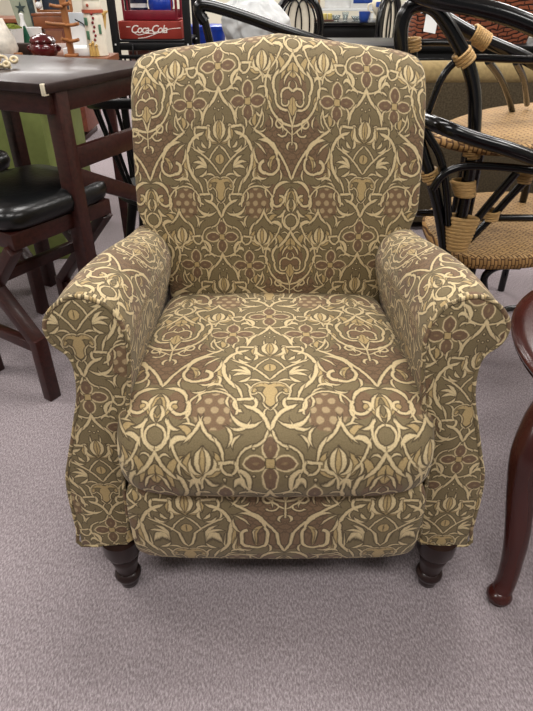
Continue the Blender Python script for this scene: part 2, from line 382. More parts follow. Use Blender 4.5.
# arms
OUT=[(.257,.041,.653),(.266,.046,.69),(.287,.049,.720),(.330,.051,.736),(.369,.049,.722),(.395,.045,.688),(.389,.041,.653),(.363,.039,.626),(.356,.035,.589),(.361,.03,.539),(.377,.024,.479),(.399,.018,.403),(.413,.014,.35),(.416,.008,.278),(.414,.0,.162),(.314,.0,.162),(.306,.005,.233),(.302,.014,.35),(.286,.022,.454),(.264,.033,.573)]
def arm_outline():
    A=spline(OUT[:15],5); B=spline(OUT[15:]+OUT[:1],5)
    return A+B[:-1]
AO=arm_outline()
def make_arm(sx):
    name='armrest'
    bm=bmesh.new(); n=len(AO); rows=[]; uvs=[]
    arc=[0]
    for i in range(1,n): arc.append(arc[-1]+(AO[i]-AO[i-1]).length)
    cx,cz=.33,.45
    NS=26
    for j in range(NS+1):
        t=j/NS
        row=[]
        k=1.0
        if j==0: k=.985
        if t>.9: k=math.sqrt(max(0,1-((t-.9)/.1)**2))*.12+.88
        for i,p in enumerate(AO):
            x,z=p.x,p.z
            # the roll gets slimmer and lower towards the back
            up=max(0,min(1,(z-.5)/.15))
            xb=.268+(x-.268)*.86 if z>.5 else x-.010*t
            xb=x+(xb-x)*up; zb=.162+(z-.162)*(1-.155*up)
            s=t*t*(3-2*t)
            xx=x+(xb-x)*s; zz=z+(zb-z)*s
            xx=cx+(xx-cx)*k; zz=cz+(zz-cz)*(k if t>.9 or j==0 else 1)
            if z>.6: zz+=.012*math.sin(math.pi*t)
            y=p.y*(1-t)+.66*t+ (0.0)
            row.append(bm.verts.new((sx*xx-.007,y,zz)))
            uvs.append((40+arc[i]*K*1.12,-y*K*1.1))
        rows.append(row)
    for j in range(NS):
        for i in range(n): bm.faces.new((rows[j][i],rows[j][(i+1)%n],rows[j+1][(i+1)%n],rows[j+1][i]))
    bm.faces.new(rows[0]); bm.faces.new(rows[-1]); bm.normal_update(); bmesh.ops.triangulate(bm,faces=[q_ for q_ in bm.faces if len(q_.verts)>4])
    a=build(name,bm,FAB,rec,True,60); uvset(a,lambda vi,co:uvs[vi])
    # front facing panel, slightly padded
    bm=bmesh.new(); c=Vector((.345,.02,.42))
    def ins(p,k,dy):
        return bm.verts.new((sx*p[0]-.007,p[1]+dy,p[2]))
    # inset along the outline normal
    ring=[]
    for d,dy in ((0,.012),(.0,-.004),(.006,-.009)):
        r=[]
        for i,p in enumerate(AO):
            tv=AO[(i+1)%n]-AO[i-1]; nv=Vector((-tv.z,0,tv.x)).normalized()
            # outline runs clockwise seen from the front (x,z): choose inward normal
            q=p+nv*d*INW
            r.append(ins((q.x,p.y,q.z),0,dy))
        ring.append(r)
    for A,B in zip(ring,ring[1:]):
        for i in range(n): bm.faces.new((A[i],A[(i+1)%n],B[(i+1)%n],B[i]))
    f=bm.faces.new(ring[-1]); bm.faces.new(ring[0][::-1])
    bm.normal_update(); bmesh.ops.triangulate(bm,faces=[q_ for q_ in bm.faces if len(q_.verts)>4])
    fpnl=build('front_panel',bm,FAB,a,True,60)
    uvset(fpnl,lambda vi,co:(-2+(sx*co.x-.345)*K*1.2, (176 if sx>0 else 246)-co.z*K*1.2))
    wp=[(sx*p.x-.007,p.y-.006,p.z) for p in AO[::2]]
    w=tube('welt_cord',wp,.0042,FAB,a,seg=8,n=3,closed=True); uvset(w,lambda vi,co:(co.x*K*1.2,co.z*K*1.2))
    return a
# orientation test for the inward normal
ar=sum(AO[i].x*AO[(i+1)%len(AO)].z-AO[(i+1)%len(AO)].x*AO[i].z for i in range(len(AO)))
INW=1 if ar>0 else -1
for sx in (1,-1): make_arm(sx)
# base under the seat, back shell
bx('base_frame',(0,.33,.26),(.60,.54,.17),UNDER,rec,bev=.01)
leg_prof=[(.017,0),(.020,.003),(.022,.016),(.023,.024),(.028,.029),(.0305,.037),(.028,.045),(.023,.049),(.0245,.06),(.029,.085),(.032,.098),(.029,.106),(.036,.112),(.041,.124),(.043,.165)]
for x in (-.344,.352): lathe('leg',leg_prof,LEGM,rec,(x,.018,0))
for x in (-.33,.33):
    bm=bmesh.new(); beam(bm,(x,.66,0),(x,.60,.2),.04,.04,.004); build('leg',bm,LEGM,rec,True,40)
# ------------------------------------------------------------------ materials of the shop
ESP=mat('espresso_wood',(58,27,23),.36,.4,coat=.08,var=.22,scale=14,stretch=(1,6,6))
ESPT=mat('espresso_top',(44,28,26),.36,.4,coat=.1,var=.18,scale=10,stretch=(2,12,2))
LEATH=mat('black_leather',(10,11,12),.3,.5,coat=.1,var=.15,scale=60,bump=.25)
CHERRY=mat('cherry_wood',(66,26,21),.25,.45,coat=.25,var=.2,scale=9,stretch=(1,1,.25))
LACQ=mat('black_lacquer',(5,6,8),.2,.5,coat=.2,var=.1,scale=20)
BLK=mat('black_paint',(14,14,16),.42,.3,var=.1)
BIND=mat('rattan_binding',(204,164,106),.5,.4,var=.22,scale=160,stretch=(.4,.4,3),bump=.4)
GREEN=mat('olive_green_paint',(122,132,74),.6,.3,var=.06)
CARP=None
def weave(name,a,b,sc,dirs=(1,1),bump=.6,wob=.02):
    m=bpy.data.materials.new(name); m.use_nodes=True; nt=m.node_tree; N=nt.nodes; L=nt.links; bs=N['Principled BSDF']
    tc=N.new('ShaderNodeTexCoord')
    ck=N.new('ShaderNodeTexBrick'); ck.inputs['Scale'].default_value=sc; ck.inputs['Color1'].default_value=lin(a)+(1,); ck.inputs['Color2'].default_value=tuple(.72*v for v in lin(a))+(1,)
    ck.inputs['Mortar'].default_value=lin(b)+(1,); ck.inputs['Mortar Size'].default_value=.045; ck.inputs['Mortar Smooth'].default_value=.6
    ck.inputs['Brick Width'].default_value=.62; ck.inputs['Row Height'].default_value=.22
    mp=N.new('ShaderNodeMapping'); mp.inputs['Rotation'].default_value=dirs if len(dirs)==3 else (0,0,.9)
    nz=N.new('ShaderNodeTexNoise'); nz.inputs['Scale'].default_value=9; L.new(tc.outputs['Object'],nz.inputs['Vector'])
    va=N.new('ShaderNodeVectorMath'); va.operation='MULTIPLY_ADD'; va.inputs[1].default_value=(wob,wob,wob); L.new(nz.outputs['Color'],va.inputs[0]); L.new(tc.outputs['Object'],va.inputs[2])
    L.new(va.outputs[0],mp.inputs[0]); L.new(mp.outputs[0],ck.inputs['Vector']); L.new(ck.outputs[0],bs.inputs['Base Color'])
    bp=N.new('ShaderNodeBump'); bp.invert=True; bp.inputs['Strength'].default_value=bump; bp.inputs['Distance'].default_value=.004; L.new(ck.outputs['Fac'],bp.inputs['Height']); L.new(bp.outputs[0],bs.inputs['Normal'])
    bs.inputs['Roughness'].default_value=.6; bs.inputs['Specular IOR Level'].default_value=.25
    return m
SEATW=weave('woven_rattan',(184,148,98),(84,56,30),19)
SIDEW=weave('woven_rattan_edge',(170,130,80),(84,56,32),19,(1.5708,0,1.5708))
WICK=weave('red_brown_wicker',(150,84,58),(40,18,14),9,(1.5708,0,.12),1.0,.07)
WWICK=weave('white_wicker',(225,225,222),(150,150,150),14,(1.5708,0,0),.3)
# ------------------------------------------------------------------ setting
m=bpy.data.materials.new('carpet'); m.use_nodes=True; nt=m.node_tree; N=nt.nodes; L=nt.links; bs=N['Principled BSDF']
tc=N.new('ShaderNodeTexCoord')
n1=N.new('ShaderNodeTexNoise'); n1.inputs['Scale'].default_value=270; n1.inputs['Detail'].default_value=3; n1.inputs['Roughness'].default_value=.7
n2=N.new('ShaderNodeTexNoise'); n2.inputs['Scale'].default_value=3.2; n2.inputs['Detail'].default_value=4
n3=N.new('ShaderNodeTexNoise'); n3.inputs['Scale'].default_value=45; n3.inputs['Detail'].default_value=2
mpc=N.new('ShaderNodeMapping'); mpc.inputs['Rotation'].default_value=(0,0,.8); mpc.inputs['Scale'].default_value=(1,.45,1); L.new(tc.outputs['Object'],mpc.inputs[0]); L.new(mpc.outputs[0],n1.inputs['Vector'])
for n in (n2,n3): L.new(tc.outputs['Object'],n.inputs['Vector'])
r=N.new('ShaderNodeValToRGB'); r.color_ramp.elements[0].position=.34; r.color_ramp.elements[1].position=.66
r.color_ramp.elements[0].color=lin((113,103,106))+(1,); r.color_ramp.elements[1].color=lin((172,162,165))+(1,)
e=r.color_ramp.elements.new(.5); e.color=lin((143,133,136))+(1,)
L.new(n1.outputs[0],r.inputs[0])
h=N.new('ShaderNodeHueSaturation'); L.new(r.outputs[0],h.inputs['Color'])
ma=N.new('ShaderNodeMath'); ma.operation='MULTIPLY_ADD'; ma.inputs[1].default_value=.35; ma.inputs[2].default_value=.74; L.new(n2.outputs[0],ma.inputs[0])
mb_=N.new('ShaderNodeMath'); mb_.operation='MULTIPLY_ADD'; mb_.inputs[1].default_value=.18; L.new(n3.outputs[0],mb_.inputs[0]); L.new(ma.outputs[0],mb_.inputs[2])
L.new(mb_.outputs[0],h.inputs['Value']); L.new(h.outputs[0],bs.inputs['Base Color']); bs.inputs['Roughness'].default_value=.95; bs.inputs['Specular IOR Level'].default_value=.1
bp=N.new('ShaderNodeBump'); bp.inputs['Strength'].default_value=.5; bp.inputs['Distance'].default_value=.004; L.new(n1.outputs[0],bp.inputs['Height']); L.new(bp.outputs[0],bs.inputs['Normal'])
CARP=m
bm=bmesh.new(); box(bm,(0,3.2,-.03),(11,13,.06)); fl=struct(build('floor',bm,CARP,None,False))
WALLM=mat('cream_wall_paint',(214,208,192),.8,.2,var=.03,scale=3)
bm=bmesh.new(); box(bm,(0,9.05,1.4),(11,.1,2.8)); struct(build('wall_back',bm,WALLM,None,False))
bm=bmesh.new(); box(bm,(-5.05,3.2,1.4),(.1,12.9,2.8)); struct(build('wall_left',bm,WALLM,None,False))
bm=bmesh.new(); box(bm,(5.05,3.2,1.4),(.1,12.9,2.8)); struct(build('wall_right',bm,WALLM,None,False))
CEIL=mat('ceiling_tile',(226,224,218),.9,.1,var=.04,scale=40)
bm=bmesh.new(); box(bm,(0,3.2,2.85),(11,13,.1)); struct(build('ceiling',bm,CEIL,None,False))
# ------------------------------------------------------------------ counter-height table on the left
R66=math.radians(66); e1=Vector((math.cos(R66),math.sin(R66),0)); e2=Vector((-e1.y,e1.x,0)); TC=Vector((-.608,.84,0))
def T(a,b,z): return TC+e1*a+e2*b+Vector((0,0,z))
tab=thing('counter_table','tall dark espresso counter-height table at left edge with a pale trinket on its glossy top','table',T(.25,.5,0))
TL,TW=.55,1.05
bm=bmesh.new(); c=T(TL/2,TW/2,.937); box(bm,c,(TL,TW,.026),R66,bev=.005); build('tabletop',bm,ESPT,tab,True,40)
for (a0,b0,a1,b1) in ((.03,.02,.03,TW-.03),(TL-.03,.03,TL-.03,TW-.03),(.03,.03,TL-.03,.03),(.03,TW-.03,TL-.03,TW-.03)):
    bar('apron',T(a0,b0,.889),T(a1,b1,.889),.07,.022,ESP,tab) if False else bar('apron',T(a0,b0,.896),T(a1,b1,.896),.022,.056,ESP,tab)
for a,b in ((.062,.030),(TL-.045,.030),(.062,TW-.045),(TL-.045,TW-.36)):
    bm=bmesh.new(); beam(bm,T(a,b,0),T(a,b,.925),.048,.048,.003,up=e1); build('leg',bm,ESP,tab,True,40)
bar('stretcher',T(.085,.030,.735),T(TL-.07,.030,.735),.024,.062,ESP,tab)
bar('brace',T(.085,.030,.685),T(TL-.02,.030,.47),.024,.05,ESP,tab)
bm=bmesh.new(); box(bm,T(.004,.010,.935),(.018,.012,.030),R66,bev=.002); 
tg=build('sticker_tag',bm,mat('white_tape',(225,215,190),.5,.3),tab,True,40); tg['label']='scrap of pale tape on the table corner'
# pale trinket on the table top
tr=thing('wire_trinket','small pale twisted wire trinket lying on the dark counter table','ornament',at(8,66,1.12))
PALE=mat('pale_brass',(214,196,160),.4,.5,var=.15)
for cx_,cz_,rr,dy in ((-.875,.030,.026,0),(-.842,.022,.017,-.01),(-.822,.014,.009,-.03),(-.816,.022,.010,.02),(-.91,.028,.024,.01)):
    pts=[(cx_+rr*math.cos(k*math.pi/4),1.17+dy+.35*rr*math.sin(k*math.pi/4),.9505+cz_+.7*rr*math.sin(k*math.pi/4)) for k in range(8)]
    tube('ring',pts,.0045,PALE,tr,8,3,True)
tube('foot_wire',[(-.93,1.17,.955),(-.87,1.165,.9545),(-.815,1.15,.955)],.004,PALE,tr,8,4)
# ------------------------------------------------------------------ black leather stools
def make_stool(name,label,cat,N0,ang,zs,group):
    q1=Vector((math.cos(ang),math.sin(ang),0)); q2=Vector((-q1.y,q1.x,0)); N0=Vector(N0)
    S=lambda a,b,z: N0+q1*a+q2*b+Vector((0,0,z))
    W,D=.40,.36
    t=thing(name,label,cat,S(W/2,D/2,0),group)
    bm=bmesh.new(); n=14
    # cushion: superellipse plan, domed
    rings=[]
    for (k,z) in ((.90,zs-.065),(.99,zs-.055),(1.03,zs-.03),(1.0,zs-.008),(.9,zs+.006),(.6,zs+.014),(.2,zs+.017)):
        ring=[]
        for i in range(48):
            th=2*math.pi*i/48; cx,sy=math.cos(th),math.sin(th)
            ring.append(bm.verts.new(S(W/2+W/2*1.03*k*math.copysign(abs(cx)**.36,cx),D/2+D/2*1.03*k*math.copysign(abs(sy)**.36,sy),z)))
        rings.append(ring)
    for A,B in zip(rings,rings[1:]):
        for i in range(48): bm.faces.new((A[i],A[(i+1)%48],B[(i+1)%48],B[i]))
    bm.faces.new(rings[0]); bm.faces.new(rings[-1])
    build('seat',bm,LEATH,t,True,60)
    bm=bmesh.new(); box(bm,S(W/2,D/2,zs-.09),(W-.02,D-.02,.05),ang,bev=.004); build('seat_rail',bm,ESP,t,True,40)
    z1=zs-.115
    for a in (.02,W-.02):      # crossed legs on the two sides
        for (b0,b1) in ((.03,D-.03),(D-.03,.03)):
            bar('crossed_leg',S(a+(.0 if b0<.1 else .001),b0,z1),S(a,b1,.0+.22),.032,.045,ESP,t,up=q1)
        for b in (.03,D-.03):
            bar('foot',S(a,b,0),S(a,b,.235),.036,.045,ESP,t,up=q1)
        bar('side_stretcher',S(a,.03,.20),S(a,D-.03,.20),.03,.035,ESP,t)
    bar('front_stretcher',S(.02,D/2,.40),S(W-.02,D/2,.40),.026,.035,ESP,t)
    return t
make_stool('counter_stool','black leather counter stool with crossed dark legs in front of the tall table','stool',(-.735,.69,0),math.radians(58),.65,'black leather counter stools')
make_stool('counter_stool','black leather counter stool at left edge, half hidden behind the nearer stool','stool',(-1.155,.98,0),math.radians(58),.665,'black leather counter stools')
# ------------------------------------------------------------------ green cabinet and dark windsor chair behind the table
wc=Vector((-.45,1.62,0))
win=thing('windsor_chair','black spindle-back chair behind the tall table, beside the recliner back','chair',wc)
rail=[(wc.x-.28,wc.y+.02,.77),(wc.x-.2,wc.y-.10,.79),(wc.x,wc.y-.16,.80),(wc.x+.2,wc.y-.10,.79),(wc.x+.28,wc.y+.02,.77)]
tube('crest_rail',rail,.019,BLK,win)
sr=spline(rail,6)
lathe('seat',[(.02,.40),(.19,.405),(.215,.42),(.21,.445),(.1,.44),(.01,.435)],BLK,win,(wc.x,wc.y+.02,0))
for i in range(2,23,2):
    q=sr[i]; b=Vector((wc.x+(q.x-wc.x)*.62,wc.y+.02+(q.y-wc.y-.02)*.85,.43))
    tube('spindle',[b,(b+q)/2+Vector((0,-.004,0)),q],.0075,BLK,win,8,3)
for sx in (-1,1):
    for sy in (-1,1):
        tube('leg',[(wc.x+sx*.13,wc.y+.02+sy*.12,.42),(wc.x+sx*.17,wc.y+.02+sy*.16,.2),(wc.x+sx*.20,wc.y+.02+sy*.19,0)],lambda t:.02-.008*t,BLK,win,10,4)
tube('stretcher',[(wc.x-.17,wc.y+.02,.2),(wc.x+.17,wc.y+.02,.2)],.009,BLK,win,8,2)
# ------------------------------------------------------------------ cherry side table on the right
SC_=Vector((.98,.20,0)); SR=.455
st=thing('side_table','round cherry-red side table with a cabriole leg at the right edge','table',(.9,.15,0))
lathe('tabletop',[(.02,.470),(SR-.035,.472),(SR-.012,.477),(SR-.006,.483),(SR-.012,.487),(SR-.002,.492),(SR,.498),(SR-.006,.504),(SR-.03,.506),(.02,.506)],CHERRY,st,SC_,seg=72)
lathe('apron',[(SR-.09,.40),(SR-.075,.40),(SR-.07,.47),(SR-.09,.47)],CHERRY,st,SC_,seg=72)
LEGP=[(.560,.105,.474,.034),(.525,.07,.445,.036),(.500,.04,.385,.034),(.499,.025,.31,.028),(.509,.0,.2,.026),(.514,-.010,.12,.0225),(.513,-.018,.06,.0215),(.507,-.024,.034,.022),(.502,-.029,.022,.021)]
def cabriole(ang):
    Rm=Matrix.Rotation(ang,3,'Z'); pts=[SC_+Rm@(Vector(p[:3])-SC_) for p in LEGP]; rs=[p[3] for p in LEGP]
    def rad(t):
        x=t*(len(rs)-1); i=min(int(x),len(rs)-2); return rs[i]+(rs[i+1]-rs[i])*(x-i)
    o=tube('leg',pts,rad,CHERRY,st,16,5)
    q=pts[-1]; lathe('pad_foot',[(.004,0),(.020,.001),(.023,.006),(.022,.010),(.027,.015),(.028,.022),(.023,.034),(.004,.042)],CHERRY,o,(q.x,q.y,0),20)
for k in range(3): cabriole(k*math.pi*2/3)
# ------------------------------------------------------------------ stacked black rattan chairs on the right
def pole(name,pp,Y,r,parent,m=LACQ,n=6,seg=12):
    pts=[]
    for i,q in enumerate(pp):
        y=q[2] if len(q)>2 else Y
        pts.append(at(q[0],q[1],y))
    return tube(name,pts,r,m,parent,seg,n)
def wrap(center,direction,r,L,parent,turns=5):
    d=Vector(direction).normalized(); a=d.orthogonal().normalized(); b=d.cross(a); c=Vector(center)
    pts=[]
    for k in range(turns*10+1):
        th=2*math.pi*k/10; z=-L/2+L*k/(turns*10)
        pts.append(c+d*z+(a*math.cos(th)+b*math.sin(th))*r)
    return tube('cane_binding',pts,L/turns*.52,BIND,parent,6,2)
def wrap_at(p,q,Y,r,L,parent,turns=5):
    A,B=at(p[0],p[1],Y),at(q[0],q[1],Y); return wrap(A,B-A,r,L,parent,turns)
def rattan_seat(parent,pts,z,th=.05):
    P=spline([(x,y,0) for x,y in pts],6,True); c=sum(P,Vector())/len(P)
    bm=bmesh.new(); rings=[]
    for k,dz in ((.95,-th),(1,-th*.8),(1.01,-th*.4),(.985,-.006),(.95,0),(.6,.004),(.1,.006)):
        rings.append([bm.verts.new((c.x+(p.x-c.x)*k,c.y+(p.y-c.y)*k,z+dz)) for p in P])
    n=len(P)
    for A,B in zip(rings[3:],rings[4:]):
        for i in range(n): bm.faces.new((A[i],A[(i+1)%n],B[(i+1)%n],B[i]))
    bm.faces.new(rings[-1]); o=build('seat',bm,SEATW,parent,True,70)
    bm=bmesh.new(); R2=[[bm.verts.new(v) for v in q] for q in [[(c.x+(p.x-c.x)*k,c.y+(p.y-c.y)*k,z+dz) for p in P] for k,dz in ((.93,-th),(1,-th*.8),(1.015,-th*.4),(.985,-.005))]]
    for A,B in zip(R2,R2[1:]):
        for i in range(n): bm.faces.new((A[i],A[(i+1)%n],B[(i+1)%n],B[i]))
    bm.faces.new(R2[0]); build('seat_edge',bm,SIDEW,parent,True,70)
    return c
low=thing('rattan_chair','lower black rattan armchair of the stacked pair at right, its woven seat near the floor','chair',(.85,1.2,0),'stacked black rattan chairs')
upp=thing('rattan_chair','upper black rattan armchair stacked on the other, its woven seat at recliner-back height','chair',(.8,1.1,.44),'stacked black rattan chairs')
rattan_seat(low,[(.555,1.12),(.60,.92),(.72,.88),(.93,.93),(1.17,1.15),(1.12,1.55),(.80,1.55),(.60,1.34)],.44)
rattan_seat(upp,[(.475,1.0),(.52,.88),(.61,.83),(.77,.84),(1.03,1.05),(1.08,1.5),(.82,1.42),(.58,1.18)],.80,.036)
# upper chair: arm loop with its post, thick arm rails
pole('arm_loop',[(402,60),(401,30),(407,11),(420,4),(435,9),(447,24),(459,45),(467,62),(473,84),(475,106),(474,135),(471,157),(467,185),(462,213),(457,240)],.87,.0185,upp)
pole('arm_rail',[(400,-14,.80),(437,-1,.80),(475,7,.80),(505,15,.80),(540,29,.80),(575,46,.80)],.80,.022,upp)
pole('back_rail',[(425,6,1.02),(454,24,1.03),(482,39,1.05),(517,54,1.08),(540,66,1.1)],1.05,.019,upp)
wrap_at((480,38),(490,45),1.045,.0225,.055,upp,8)
pole('brace',[(540,60),(505,59),(475,58),(457,61),(442,78),(430,108),(423,130)],.88,.0095,upp)
wrap_at((464,57),(469,66),.87,.0225,.034,upp,4)
wrap_at((414,44),(414,54),.9,.016,.03,upp,4)
pole('back_stay',[(414,60,.95),(415,47,.95),(420,43,.95),(450,43,.97),(470,45,.97)],.95,.009,upp)
pole('seat_rail',[(420,118,.86),(445,128,.77),(475,139,.77),(505,148,.77),(533,158,.78),(570,172,.79)],.8,.0195,upp)
pole('leg',[(424,128),(431,140),(440,157),(446,185),(449,225)],.86,.0115,upp)
wrap_at((472,152),(470,164),.87,.0215,.03,upp,4)
pole('back_stay',[(488,61,1.0),(499,76,1.1),(508,96,1.22),(513,114,1.3)],1.3,.010,upp)
pole('back_stay',[(516,62,1.02),(524,80,1.15),(527,104,1.33)],1.3,.010,upp)
# lower chair
pole('arm_loop',[(432,190),(440,178),(451,170),(469,166),(501,167),(535,171),(570,180)],.84,.0115,low)
pole('front_post',[(416,130,.87),(424,157,.87),(431,178,.87),(439,210,.88),(444,242,.89),(449,285,.90),(452,318,.905)],.87,.018,low)
wrap_at((430,175),(433,187),.875,.021,.036,low,4)
pole('arm_post',[(517,172,.87),(497,195,.88),(477,219,.89),(464,236,.90)],.88,.0125,low)
pole('arm_post',[(530,176,.93),(508,199,.94),(491,218,.95),(467,242,.95)],.94,.012,low)
pole('side_rail',[(480,218,1.0),(505,218,1.02),(540,218,1.04)],1,.012,low)
pole('seat_rail',[(416,213,1.15),(435,213,1.15),(448,214,1.12)],1,.012,low)
# flat V-shaped wrapping where the poles meet
def vwrap(parent,tl,tr,bot,Y,n=9):
    bm=bmesh.new()
    for k in range(n):
        t=k/(n-1); a=Vector(tl).lerp(Vector((bot[0]-9,bot[1],0)),t); b=Vector(tr).lerp(Vector((bot[0]+9,bot[1],0)),t)
        A,B=at(a.x,a.y,Y),at(b.x,b.y,Y); w=(B-A).length/2; c=(A+B)/2; d=(B-A).normalized()
        pts=[c+d*w*math.cos(th)+Vector((0,-1,0))*.024*math.sin(th) for th in [i*2*math.pi/14 for i in range(14)]]
        tube_bm(bm,pts,.0062,6,2,True)
    return build('cane_binding',bm,BIND,parent,True,60)
vwrap(low,(446,216,0),(478,220,0),(457,248,0),.87,10)
vwrap(low,(452,182,0),(474,182,0),(465,194,0),.87,5)
wrap_at((523,176),(519,186),.90,.026,.03,low,4)
wrap_at((490,214),(487,226),.945,.026,.03,low,4)
pole('leg',[(520,266,.93),(503,266,.93),(491,270,.92),(484,279,.92),(486,297,.92),(490,317,.92)],.9,.0125,low)
pole('floor_runner',[(490,317,.905)]+[(507,311,1.27),(545,318,1.22)],1,.011,low) if False else None
zf=Vector((.0,.0,.012))
tube('floor_runner',[(.66,.93,.012),(.80,1.05,.012),(1.0,1.32,.012),(1.2,1.29,.012)],.012,LACQ,low,10,6)
for (x,y) in ((.66,.93),(1.12,1.10),(1.05,1.52),(.66,1.35)): tube('leg',[(x,y,0),(x,y,.2),(x,y,.41)],.015,LACQ,low,10,3)
for (x,y) in ((1.0,1.06),(1.0,1.42),(.66,1.2),(.62,.96)): tube('leg',[(x,y,.445),(x,y,.6),(x,y,.77)],.014,LACQ,upp,10,3)
# price tag hanging behind the loop
tgp=at(432,18,1.0)
# ------------------------------------------------------------------ rattan armchair behind the recliner
rb=thing('rattan_chair','black rattan armchair behind the recliner, its thick arm sloping over the recliner top','chair',(-.1,1.5,0))
pole('arm_rail',[(205,22),(200,14),(199,7),(205,5),(222,9),(250,18),(280,29),(310,39),(340,49),(365,60)],1.3,.018,rb)
A=at(203,10,1.3); 
tube('front_post',[A+Vector((.0,0,-.012)),(A.x+.03,1.3,.95),(A.x+.055,1.3,.82),(A.x+.06,1.3,.45),(A.x+.06,1.3,0)],.0125,LACQ,rb,10,5)
B=at(360,58,1.3)
tube('front_post',[B,(B.x,1.3,.6),(B.x,1.3,0)],.0125,LACQ,rb,10,5)
rattan_seat(rb,[(A.x+.06,1.30),(.0,1.26),(B.x-.02,1.30),(B.x,1.55),(B.x-.05,1.78),(.0,1.82),(A.x+.12,1.78),(A.x+.06,1.55)],.45)
for x in (A.x+.1,B.x-.04): tube('rear_leg',[(x,1.76,0),(x,1.77,.3),(x,1.78,.43)],.014,LACQ,rb,10,3)
# ------------------------------------------------------------------ goods behind, right
SOFA=mat('tan_upholstery',(150,130,90),.85,.2,var=.1,scale=60,bump=.2); SOFAD=mat('brown_speckled_upholstery',(78,68,52),.9,.15,var=.25,scale=120,bump=.3)  # sofa tan darkened in its colour to stand in for weaker light back there
so=thing('sofa','tan sofa with a rounded top rail seen from behind the stacked rattan chairs','sofa',(1.2,2.5,0))
bx('back_panel',(1.2,2.30,.42),(1.9,.10,.74),SOFAD,so,bev=.02)
tube('top_roll',[(.24,2.29,.80),(.8,2.29,.805),(1.6,2.29,.805),(2.16,2.29,.80)],.055,SOFA,so,16,3)
bx('seat_base',(1.2,2.68,.24),(1.9,.66,.36),SOFAD,so,bev=.03)
for x in (.31,2.09): bx('arm',(x,2.68,.32),(.16,.66,.56),SOFA,so,bev=.05)
for x in (.32,2.08):
    for y in (2.32,2.95): bx('leg',(x,y,.03),(.06,.06,.06),ESP,so)
bt=thing('black_cabinet','low black cabinet behind the tan sofa with wicker baskets on its top','cabinet',(1.45,3.4,0))
bx('top',(1.45,3.4,.845),(2.3,.62,.03),BLK,bt); bx('body',(1.45,3.42,.44),(2.22,.56,.78),BLK,bt); bx('plinth',(1.45,3.43,.025),(2.1,.5,.05),BLK,bt)
for k in range(3): bx('door',(.75+.7*k,3.13,.44),(.66,.02,.7),LACQ,bt)
def basket(name,label,c,w,d,h,m,cat='basket'):
    t=thing(name,label,cat,(c[0],c[1],c[2]))
    bm=bmesh.new(); n=48; rings=[]
    for k,z in ((.90,0),(.94,h*.2),(.98,h*.6),(1.0,h*.97),(1.03,h),(1.0,h*1.02),(.95,h),(.92,h*.6),(.88,.02)):
        rings.append([bm.verts.new((c[0]+w/2*k*math.copysign(abs(math.cos(2*math.pi*i/n))**.4,math.cos(2*math.pi*i/n)),c[1]+d/2*k*math.copysign(abs(math.sin(2*math.pi*i/n))**.4,math.sin(2*math.pi*i/n)),c[2]+z)) for i in range(n)])
    for A,B in zip(rings,rings[1:]):
        for i in range(n): bm.faces.new((A[i],A[(i+1)%n],B[(i+1)%n],B[i]))
    bm.faces.new(rings[0]); bm.faces.new(rings[-1]); build('body',bm,m,t,True,60)
    P=[(c[0]+w/2*1.03*math.copysign(abs(math.cos(a))**.4,math.cos(a)),c[1]+d/2*1.03*math.copysign(abs(math.sin(a))**.4,math.sin(a)),c[2]+h) for a in [2*math.pi*i/40 for i in range(40)]]
    tube('rim',P,.013,m,t,8,2,True); return t
basket('wicker_basket','large red-brown wicker basket on the black cabinet behind the rattan arms',(1.28,3.42,.86),.80,.44,.34,WICK)
basket('wicker_basket','white wicker basket on the black cabinet, right of the red-brown basket',(2.0,3.45,.86),.30,.36,.20,WWICK)
basket('wicker_basket','small tan wicker basket at the right edge beside the white basket',(2.24,3.20,.86),.15,.15,.12,SIDEW)
bx_=thing('white_box','white patterned box standing behind the white wicker basket','box',(2.05,3.62,.86))
WHT=mat('white_card',(226,226,224),.6,.3,var=.05,scale=12)
bx('carton',(2.12,3.685,1.021),(.5,.05,.32),WHT,bx_)
c=at(429,19,1.0)
pt=thing('price_tag','white paper price tag hanging from the black rattan arm at right','tag',c)
plate('card',[(-.014,-.028),(.02,-.034),(.026,.012),(-.008,.026)],at(429,20,1.0),(1,.1,0),(0,.3,1),.0012,WHT,pt)
tube('string',[at(426,9,1.0),at(427,12,1.0),at(428,14,1.0)],.0012,WHT,pt,6,3)
